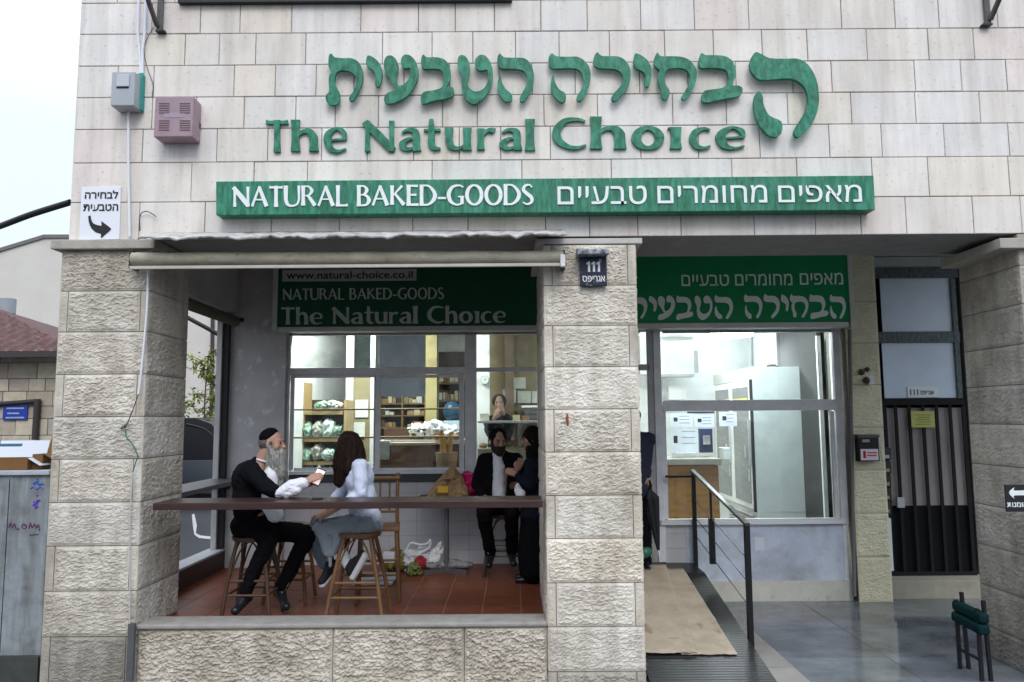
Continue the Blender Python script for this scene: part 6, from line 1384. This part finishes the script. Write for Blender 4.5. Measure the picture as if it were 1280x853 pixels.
blob('beard', [('e', hq(.055, 0, -.085), (.06, .058, .06)), ('c', hq(.035, 0, -.11), hq(.055, 0, -.24), .085, .082), ('c', hq(.055, 0, -.22), hq(.085, 0, -.345), .08, .032), ('c', hq(.01, .062, -.03), hq(.04, .05, -.10), .022, .035), ('c', hq(.01, -.062, -.03), hq(.04, -.05, -.10), .022, .035), ('c', hq(.098, .025, -.048), hq(.09, .03, -.08), .011, .02), ('c', hq(.098, -.025, -.048), hq(.09, -.03, -.08), .011, .02)], M_beard, pa_, .0065, 1, wrinkle=.011, wscale=(38, 38, 8), seed=2)
blob('hair', [('e', hq(-.03, 0, .008), (.092, .079, .078)), ('c', hq(.015, .074, .01), hq(.02, .072, -.03), .014, .01), ('c', hq(.015, -.074, .01), hq(.02, -.072, -.03), .014, .01)], M_hairg, pa_, .007, 1, wrinkle=.005, wscale=(40, 40, 40))
f_, s__, u_ = frame3((1, -.1, -.04)); KM = Matrix((f_, s__, u_)).transposed() @ Matrix.Rotation(R_(-28), 3, 'Y')
strands(bpy.data.objects[[o.name for o in pa_.children if o.name.startswith('beard')][0]], 420, .10, .0022, 5, (.12, 0, -1), .010)
blob('skullcap', [('e', hq(-.035, 0, .062), (.088, .083, .068), KM)], mat('black_velvet', (.006, .006, .009), .9, spec=.05), pa_, .006, 2)
shoe('shoe', ra + Vector((-.01, 0, -.01)), (-.25, -.8, -.28), pa_); shoe('shoe', la + Vector((0, 0, -.01)), (.5, -.7, -.25), pa_)
phn = thing('mobile_phone', 'mobile phone with a lit pale screen held over the counter', 'phone', at(397, 596, .3)); p = at(397.5, 596.5, .27); Mq = Matrix.Translation(p) @ Matrix.Rotation(R_(22), 4, 'Y') @ Matrix.Rotation(R_(-28), 4, 'X')
def slab(name, sx, sy, sz, off, m):
    bm = bmesh.new(); bmesh.ops.create_cube(bm, size=1, matrix=Mq @ Matrix.Translation((0, off, 0)) @ Matrix.Diagonal((sx, sy, sz, 1))); return fin(name, bm, m, phn, bevel=.002)
slab('case', .076, .01, .15, 0, M_black); slab('screen', .068, .002, .125, -.0065, mat('lit_screen', (.85, .66, .60), .3, emit=.55))
# ---- woman with long hair
pw_ = person('woman with long dark hair and pale blouse seated opposite the bearded man', at(440, 720, .6))
pel, che, nek, hd = at(457, 648, .56), at(448, 602, .56), at(441, 578, .60), at(435, 559, .62)
rs, ls = at(447, 584, .74), at(450, 583, .42)
le, re = at(452, 617, .36), at(430, 612, .74); lwr, rwr = at(414, 640, .42), at(404, 640, .62)
lh, rh = at(455, 656, .46), at(452, 656, .66); lk, rk = at(408, 662, .48), at(398, 660, .70); la, ra = at(436, 706, .5), at(412, 704, .74)
hp_, hpick, hq = head(hd, (-.80, .55, -.12), k=.95)
skn = hp_ + [('c', nek, hd, .05, .052), ('c', pel, che, .09, .10), ('c', che, nek, .09, .05), ('c', ls, rs, .045, .045), ('c', ls, le, .036, .032), ('c', le, lwr, .031, .023), ('c', rs, re, .036, .032), ('c', re, rwr, .031, .023), ('c', lh, lk, .068, .048), ('c', lk, la, .046, .032), ('c', rh, rk, .068, .048), ('c', rk, ra, .046, .032)]
skn += hand(lwr, (-.85, .1, -.4), (-.2, -.6, .7), .5, .92, 1) + hand(rwr, (-.8, -.2, -.4), (0, .2, .9), .5, .92, -1)
blob('body', skn, SKd, pw_, .0062, 2, hpick)
M_bl = mat('pale_blouse', (.60, .65, .78), .8, nscale=22, col2=(.50, .56, .70), contrast=2, bump=.15, bscale=90)
blob('blouse', [('e', (pel + che) / 2, (.125, .17, .19)), ('e', che + Vector((.01, 0, .03)), (.12, .175, .15)), ('c', ls, rs, .066, .066), ('c', nek + Vector((.03, -.01, -.03)), che, .06, .10), ('c', ls, ls.lerp(le, .6), .062, .06), ('c', ls.lerp(le, .6), le + Vector((-.01, 0, -.01)), .06, .054), ('c', le, le.lerp(lwr, .35), .055, .05), ('c', rs, re, .07, .06), ('c', re, re.lerp(rwr, .4), .055, .05), ('e', pel + Vector((0, 0, -.0)), (.135, .175, .12))], M_bl, pw_, .010, 3, wrinkle=.0075, wscale=(9, 9, 7), seed=11)
M_skirt = mat('grey_blue_skirt', (.30, .335, .38), .85, nscale=6, nv=.2, bump=.15, bscale=70)
blob('skirt', [('e', pel + Vector((.0, 0, -.06)), (.15, .18, .11)), ('c', lh, lk, .105, .088), ('c', rh, rk, .105, .088), ('c', lk, at(410, 690, .47), .085, .045), ('c', (lh + lk) / 2, at(414, 690, .47), .07, .04), ('c', lk + Vector((.03, 0, 0)), at(413, 708, .46), .05, .012), ('c', at(425, 668, .44), at(416, 692, .45), .06, .03)], M_skirt, pw_, .010, 2, wrinkle=.013, wscale=(16, 16, 5), seed=14)
blob('jeans', [('c', rk, at(403, 690, .76), .088, .085), ('c', at(395, 672, .74), at(408, 702, .78), .07, .075), ('c', rh, rk, .095, .085)], mat('blue_cloth', (.14, .20, .26), .85, nscale=6, nv=.25), pw_, .010, 2, wrinkle=.012, wscale=(14, 14, 6), seed=16)
f_, s__, u_ = frame3((-.80, .55, -.12)); HM = Matrix((f_, s__, u_)).transposed()
hb_ = lambda x, y, Y_: at(x, y, Y_)
blob('hair', [('e', hq(-.022, 0, .03), (.105, .094, .105), HM), ('c', hq(-.05, 0, .0), at(445, 580, .52), .095, .085), ('c', hb_(430, 562, .55), hb_(425, 585, .50), .075, .06), ('c', hb_(425, 580, .50), hb_(421, 603, .48), .055, .03), ('c', hb_(440, 566, .52), hb_(436, 588, .46), .075, .05), ('c', hb_(432, 585, .47), hb_(425, 606, .46), .042, .02), ('c', hb_(444, 572, .52), hb_(457, 586, .55), .06, .035), ('c', hb_(452, 580, .56), hb_(461, 592, .6), .04, .012)], M_hair, pw_, .0075, 2, wrinkle=.009, wscale=(26, 26, 3), seed=9)
strands([o for o in pw_.children if o.name.startswith('hair')][0], 700, .16, .0026, 9, (-.12, 0, -1), .007)
shoe('sneaker', la, (.50, -.22, .84), pw_, mat('black_canvas', (.015, .015, .018), .7), mat('rubber_white', (.66, .66, .68), .6))
blob('sock', [('c', la + Vector((-.01, 0, .0)), la + Vector((-.05, 0, .09)), .042, .046)], M_white, pw_, .008, 2)
shoe('sneaker', ra, (-.4, -.5, -.5), pw_, MATS['black_canvas'], MATS['rubber_white'])
# ---- bearded man by the pillar, seated facing out
pb_ = person('dark bearded man in black coat seated by the pale pillar', at(622, 705, 2.25))
Yp = 2.2
pel, che, nek, hd = at(628, 628, Yp), at(626, 592, Yp), at(624, 566, Yp - .02), at(622.5, 550, Yp - .05)
rs, ls = at(606, 576, Yp), at(644, 575, Yp); re, le = at(596, 606, Yp - .05), at(655, 602, Yp - .08); rw, lw2 = at(606, 622, Yp - .2), at(646, 589, Yp - .2)
rh, lh = at(618, 632, Yp), at(638, 632, Yp); rk, lk = at(604, 640, Yp - .36), at(640, 642, Yp - .36); ra, la = at(613, 694, Yp - .1), at(640, 692, Yp - .1)
hp_, hpick, hq = head(hd, (.42, -1, -.34), k=1.0)
skn = hp_ + [('c', nek, hd, .056, .058), ('c', pel, che, .10, .12), ('c', che, nek, .10, .06), ('c', rs, ls, .05, .05), ('c', rs, re, .042, .036), ('c', re, rw, .035, .026), ('c', ls, le, .042, .036), ('c', le, lw2, .035, .026), ('c', rh, rk, .07, .05), ('c', rk, ra, .05, .036), ('c', lh, lk, .07, .05), ('c', lk, la, .05, .036)]
skn += hand(rw, (.2, -.7, -.5), (0, -.5, .8), .5, 1, 1) + hand(lw2, (.35, -.3, .85), (0, -.9, -.2), .6, 1, -1)
blob('body', skn, SKd, pb_, .0065, 2, hpick)
blob('coat', [('c', at(612, 582, Yp + .0), at(611, 622, Yp - .0), .10, .115), ('c', at(638, 582, Yp + .0), at(641, 622, Yp - .0), .10, .115), ('c', rs, ls, .085, .085), ('e', che + Vector((0, .08, 0)), (.2, .1, .25)), ('c', rs, re, .078, .065), ('c', re, rw.lerp(re, .2), .064, .052), ('c', ls, le, .078, .065), ('c', le, lw2.lerp(le, .2), .062, .05)], M_suit, pb_, .011, 3, wrinkle=.011, wscale=(9, 9, 7), seed=21)
blob('shirt', [('c', at(623, 578, Yp - .09), at(624, 625, Yp - .085), .055, .078), ('c', at(621, 570, Yp - .04), at(624, 585, Yp - .09), .055, .065)], M_shirt, pb_, .010, 2, wrinkle=.008, seed=22)
blob('trousers', [('e', pel + Vector((0, .02, -.03)), (.19, .15, .11)), ('c', rh, rk, .095, .078), ('c', rk, ra + Vector((0, 0, .03)), .077, .06), ('c', lh, lk, .095, .078), ('c', lk, la + Vector((0, 0, .03)), .077, .06)], M_trous, pb_, .011, 3, wrinkle=.011, seed=23)
blob('beard', [('e', hq(.045, 0, -.08), (.062, .056, .06)), ('c', hq(.055, 0, -.10), hq(.07, 0, -.175), .055, .03), ('c', hq(.01, .066, -.03), hq(.035, .05, -.09), .016, .03), ('c', hq(.01, -.066, -.03), hq(.035, -.05, -.09), .016, .03), ('c', hq(.097, .026, -.05), hq(.097, -.026, -.05), .009, .009)], mat('dark_beard', (.035, .025, .02), .9, bump=.8, bscale=60), pb_, .007, 1, wrinkle=.007, wscale=(40, 40, 14))
strands([o for o in pb_.children if o.name.startswith('beard')][0], 200, .05, .0022, 15, (0, -.1, -1), .006)
blob('hair', [('e', hq(-.016, 0, .036), (.1, .084, .092))], mat('black_hair', (.009, .007, .0065), .7, spec=.1, bump=.5, bscale=60), pb_, .008, 1, wrinkle=.005, wscale=(40, 40, 40))
shoe('shoe', ra, (-.1, -1, -.1), pb_); shoe('shoe', la, (.1, -1, -.1), pb_)
stool('dark bar stool under the man by the pillar', (at(628, 640, 2.25).x, 2.28), at(628, 640, 2.25).z - .02, .2, M_bentd)
# ---- dark clothed woman beside him
pc_ = person('person in dark coat and long black skirt standing against the pale pillar', at(664, 716, 1.85))
Yw = 1.88
nek, hd = at(668, 568, Yw), at(664, 549, Yw); che, pel = at(670, 595, Yw), at(668, 640, Yw); fl = Vector((pel.x, Yw, FZ))
ls, rs = at(664, 580, Yw - .15), at(672, 580, Yw + .17); le = at(661, 607, Yw - .17); lw3 = at(646, 594, Yw - .1); re = at(668, 607, Yw + .2); rw = at(652, 608, Yw + .1)
hp_, hpick, hq = head(hd, (-1, -.15, -.1), k=.95)
blob('body', hp_ + [('c', nek, hd, .05, .052), ('c', pel, che, .10, .11), ('c', che, nek, .1, .055), ('c', ls, rs, .045, .045), ('c', ls, le, .038, .033), ('c', le, lw3, .032, .024), ('c', rs, re, .038, .033), ('c', re, rw, .032, .024), ('c', pel + Vector((0, -.08, 0)), fl + Vector((0, -.08, .08)), .08, .04), ('c', pel + Vector((0, .08, 0)), fl + Vector((0, .08, .08)), .08, .04)] + hand(lw3, (-.8, -.1, .4), (0, -.9, .3), .6, .92, 1) + hand(rw, (-.9, -.1, .1), (0, .9, .2), .5, .92, -1), SKd, pc_, .0065, 2, hpick)
blob('coat', [('c', ls, rs, .072, .072), ('e', che, (.13, .19, .17)), ('c', che, pel, .13, .15), ('c', nek + Vector((.02, 0, -.02)), che, .06, .12), ('c', ls, le, .07, .062), ('c', le, lw3.lerp(le, .2), .06, .05), ('c', rs, re, .07, .06), ('c', re, rw, .055, .045), ('e', pel + Vector((0, 0, -.02)), (.16, .19, .1))], mat('navy_coat', (.012, .015, .024), .9, spec=.08, nscale=30, nv=.3, bump=.1, bscale=200), pc_, .011, 3, wrinkle=.010, wscale=(9, 9, 7), seed=31)
blob('skirt', [('c', pel + Vector((0, 0, -.05)), fl + Vector((0, 0, .14)), .15, .17), ('c', pel + Vector((0, -.05, -.05)), fl + Vector((-.02, -.1, .13)), .13, .13)], M_trous, pc_, .011, 3, wrinkle=.014, wscale=(12, 12, 3), seed=32)
blob('hair', [('e', hq(-.02, 0, .028), (.108, .095, .11)), ('c', hq(-.05, 0, 0), at(672, 572, Yw), .09, .08), ('c', hq(.0, .06, .0), at(662, 570, Yw - .09), .05, .04)], MATS['black_hair'], pc_, .008, 2, wrinkle=.008, wscale=(24, 24, 5), seed=33)
for sy in (-.08, .08): shoe('shoe', fl + Vector((-.02, sy, .088)), (-1, 0, 0), pc_)
tag(blob('white_handbag', [('e', at(650, 620, Yw - .22), (.045, .04, .09)), ('e', at(647, 612, Yw - .22), (.03, .03, .07))], M_shirt, None, .009, 2, wrinkle=.012), 'small pale bag held in front of the dark coated person', 'bag')
# ---- person with umbrella in the doorway
Yd = 2.45
pd_ = person('person in navy jacket standing in the doorway holding a black umbrella', at(795, 690, Yd))
fl = Vector((at(793, 600, Yd).x, Yd, FZ)); pel, che, nek, hd = fl + Vector((0, 0, .92)), fl + Vector((0, 0, 1.3)), fl + Vector((0, 0, 1.48)), fl + Vector((0, 0, 1.64))
rs, ls = che + Vector((.17, 0, .10)), che + Vector((-.17, 0, .10)); re = at(809, 556, Yd); rw = at(808.5, 596, Yd - .05); le = ls + Vector((-.05, 0, -.28)); lw4 = le + Vector((.02, -.05, -.24))
hp_, hpick, hq = head(hd, (.2, -1, 0), k=1.0)
blob('body', hp_ + [('c', nek, hd, .055, .056), ('c', pel, che, .11, .12), ('c', che, nek, .1, .06), ('c', rs, ls, .05, .05), ('c', rs, re, .042, .036), ('c', re, rw, .036, .027), ('c', ls, le, .042, .036), ('c', le, lw4, .036, .027)] + [('c', pel + Vector((s * .09, 0, 0)), fl + Vector((s * .1, 0, .08)), .08, .045) for s in (1, -1)] + hand(rw, (0, -.15, -1), (1, 0, 0), .6, 1, 1) + hand(lw4, (0, -.1, -1), (-1, 0, 0), .4, 1, -1), SK, pd_, .007, 2, hpick)
blob('jacket', [('c', rs, ls, .078, .078), ('e', che, (.2, .13, .2)), ('c', che, pel + Vector((0, 0, -.05)), .15, .16), ('c', rs, re, .075, .066), ('c', re, rw + Vector((0, 0, .02)), .064, .05), ('c', ls, le, .075, .065), ('c', le, lw4, .06, .05)], mat('navy_jacket', (.022, .028, .055), .8, nscale=20, nv=.3), pd_, .012, 3, wrinkle=.01, seed=41)
blob('trousers', [('e', pel, (.17, .13, .12))] + [('c', pel + Vector((s * .09, 0, -.03)), fl + Vector((s * .1, 0, .06)), .1, .065) for s in (1, -1)], M_trous, pd_, .012, 3, wrinkle=.01, seed=42)
blob('hair', [('e', hq(-.02, 0, .025), (.098, .083, .092))], MATS['black_hair'], pd_, .008, 1)
for s in (1, -1): shoe('shoe', fl + Vector((s * .1, 0, .088)), (0, -1, 0), pd_)
um = thing('umbrella', 'folded black umbrella hanging from the hand in the doorway', 'umbrella', at(812, 650, Yd))
ut, ub = at(812, 612, Yd - .07), at(823, 688, Yd - .09)
bm = bmesh.new(); U_ = (ub - ut).normalized(); n = 24; V = []
for j in range(n + 1):
    t = j / n; r = .012 + .072 * min(1, t / .12) * (1 - t) ** .9; V.append([bm.verts.new(ut.lerp(ub, t) + Vector((math.cos(a) * r * (1 + .22 * math.cos(a * 6)), math.sin(a) * r * .6 * (1 + .22 * math.cos(a * 6)), 0))) for a in [2 * math.pi * k / 48 for k in range(48)]])
for a, b_ in zip(V, V[1:]):
    for k in range(48): bm.faces.new((a[k], a[(k + 1) % 48], b_[(k + 1) % 48], b_[k]))
bm.faces.new(V[0][::-1]); bm.faces.new(V[-1]); fin('canopy', bm, mat('umbrella_black', (.012, .012, .016), .6), um, True)
T('handle', smooth_pts([ut + Vector((0, 0, -.01)), ut + Vector((-.015, 0, .10)), ut + Vector((-.03, 0, .13)), ut + Vector((-.05, 0, .11))], 4), .009, M_black, um); T('tip', [ub, ub + U_ * .05], .006, M_alu, um)
tag(blob('green_bag', [('c', at(800, 692, 2.1), at(809, 690, 2.1), .07, .05)], mat('green_plastic', (.02, .12, .08), .35), None, .01, 1, wrinkle=.012), 'dark green bag on the landing beside the pale pillar', 'bag')
# ---- added figure standing in for the camera holder mirrored in the narrow pane
Yi = 4.25
pe_ = person('dark clothed figure in the shop standing in for a reflection in the pane, hands raised to the face', at(622, 640, Yi))
fl = Vector((at(624, 540, Yi).x, Yi, FZ)); hd = at(624, 504, Yi); nek = hd + Vector((0, 0, -.14)); che = nek + Vector((0, 0, -.2)); pel = che + Vector((0, 0, -.38))
rs, ls = che + Vector((-.14, 0, .09)), che + Vector((.14, 0, .09)); re, le = at(614, 535, Yi - .08), at(635, 528, Yi - .1); rw, lw5 = at(618, 523, Yi - .28), at(629, 517, Yi - .26)
hp_, hpick, hq = head(hd, (0, -1, -.05), k=.95)
blob('body', hp_ + [('c', nek, hd, .055, .056), ('c', pel, che, .11, .12), ('c', che, nek, .1, .06), ('c', rs, ls, .05, .05), ('c', rs, re, .04, .036), ('c', re, rw, .036, .027), ('c', ls, le, .04, .036), ('c', le, lw5, .036, .027)] + [('c', pel + Vector((s * .09, 0, 0)), fl + Vector((s * .1, 0, .08)), .08, .045) for s in (1, -1)] + hand(rw, (.4, -.2, .9), (-.5, -.8, 0), .5, 1, 1) + hand(lw5, (-.3, -.1, .9), (.5, -.8, 0), .5, 1, -1), [mat('dimmed_skin', (.20, .12, .09), .6)] + SKd[1:], pe_, .008, 2, hpick)  # skin colour darkened to make the figure look dim
blob('jacket', [('c', rs, ls, .08, .08), ('e', che, (.2, .13, .2)), ('c', che, pel, .15, .16), ('c', rs, re, .072, .064), ('c', re, rw.lerp(re, .25), .06, .048), ('c', ls, le, .072, .064), ('c', le, lw5.lerp(le, .25), .06, .048)], mat('charcoal_jacket', (.012, .012, .014), .9, spec=.08), pe_, .012, 3, wrinkle=.01, seed=51)
blob('trousers', [('e', pel, (.17, .13, .12))] + [('c', pel + Vector((s * .09, 0, -.03)), fl + Vector((s * .1, 0, .02)), .1, .065) for s in (1, -1)], M_trous, pe_, .014, 3, seed=52)
blob('hair', [('e', hq(-.02, 0, .03), (.1, .085, .095))], MATS['black_hair'], pe_, .008, 1)
# ================================================================== OPPOSITE SIDE OF THE STREET (unseen, heights and gap shaped for the porch light, mirrored in glass and wet floor)
ob = thing('opposite_building', 'plain unseen stone houses across the street, heights and gap shaped for the porch light', 'building', (0, -18, 0))
M_opp = mat('opposite_stone', (.5, .48, .44), .85, nscale=1.5, nv=.2)
bm = bmesh.new()
for k, (x0, x1, h) in enumerate(((-30, -9, 8.5), (-8.9, 4, 5.6), (17.1, 34, 6))): box(bm, x0, x1, -27, -18 - (k % 2) * .4, -.03, h)
fin('wall', bm, M_opp, ob)
for k in range(22):
    x = -28 + k * 2.7
    if 2.5 < x < 17: continue
    for z in (.9, 3.2): B('window', x, x + 1.2, -18.42, -18.4, z, z + 1.7, MATS['dark_glass'], ob)
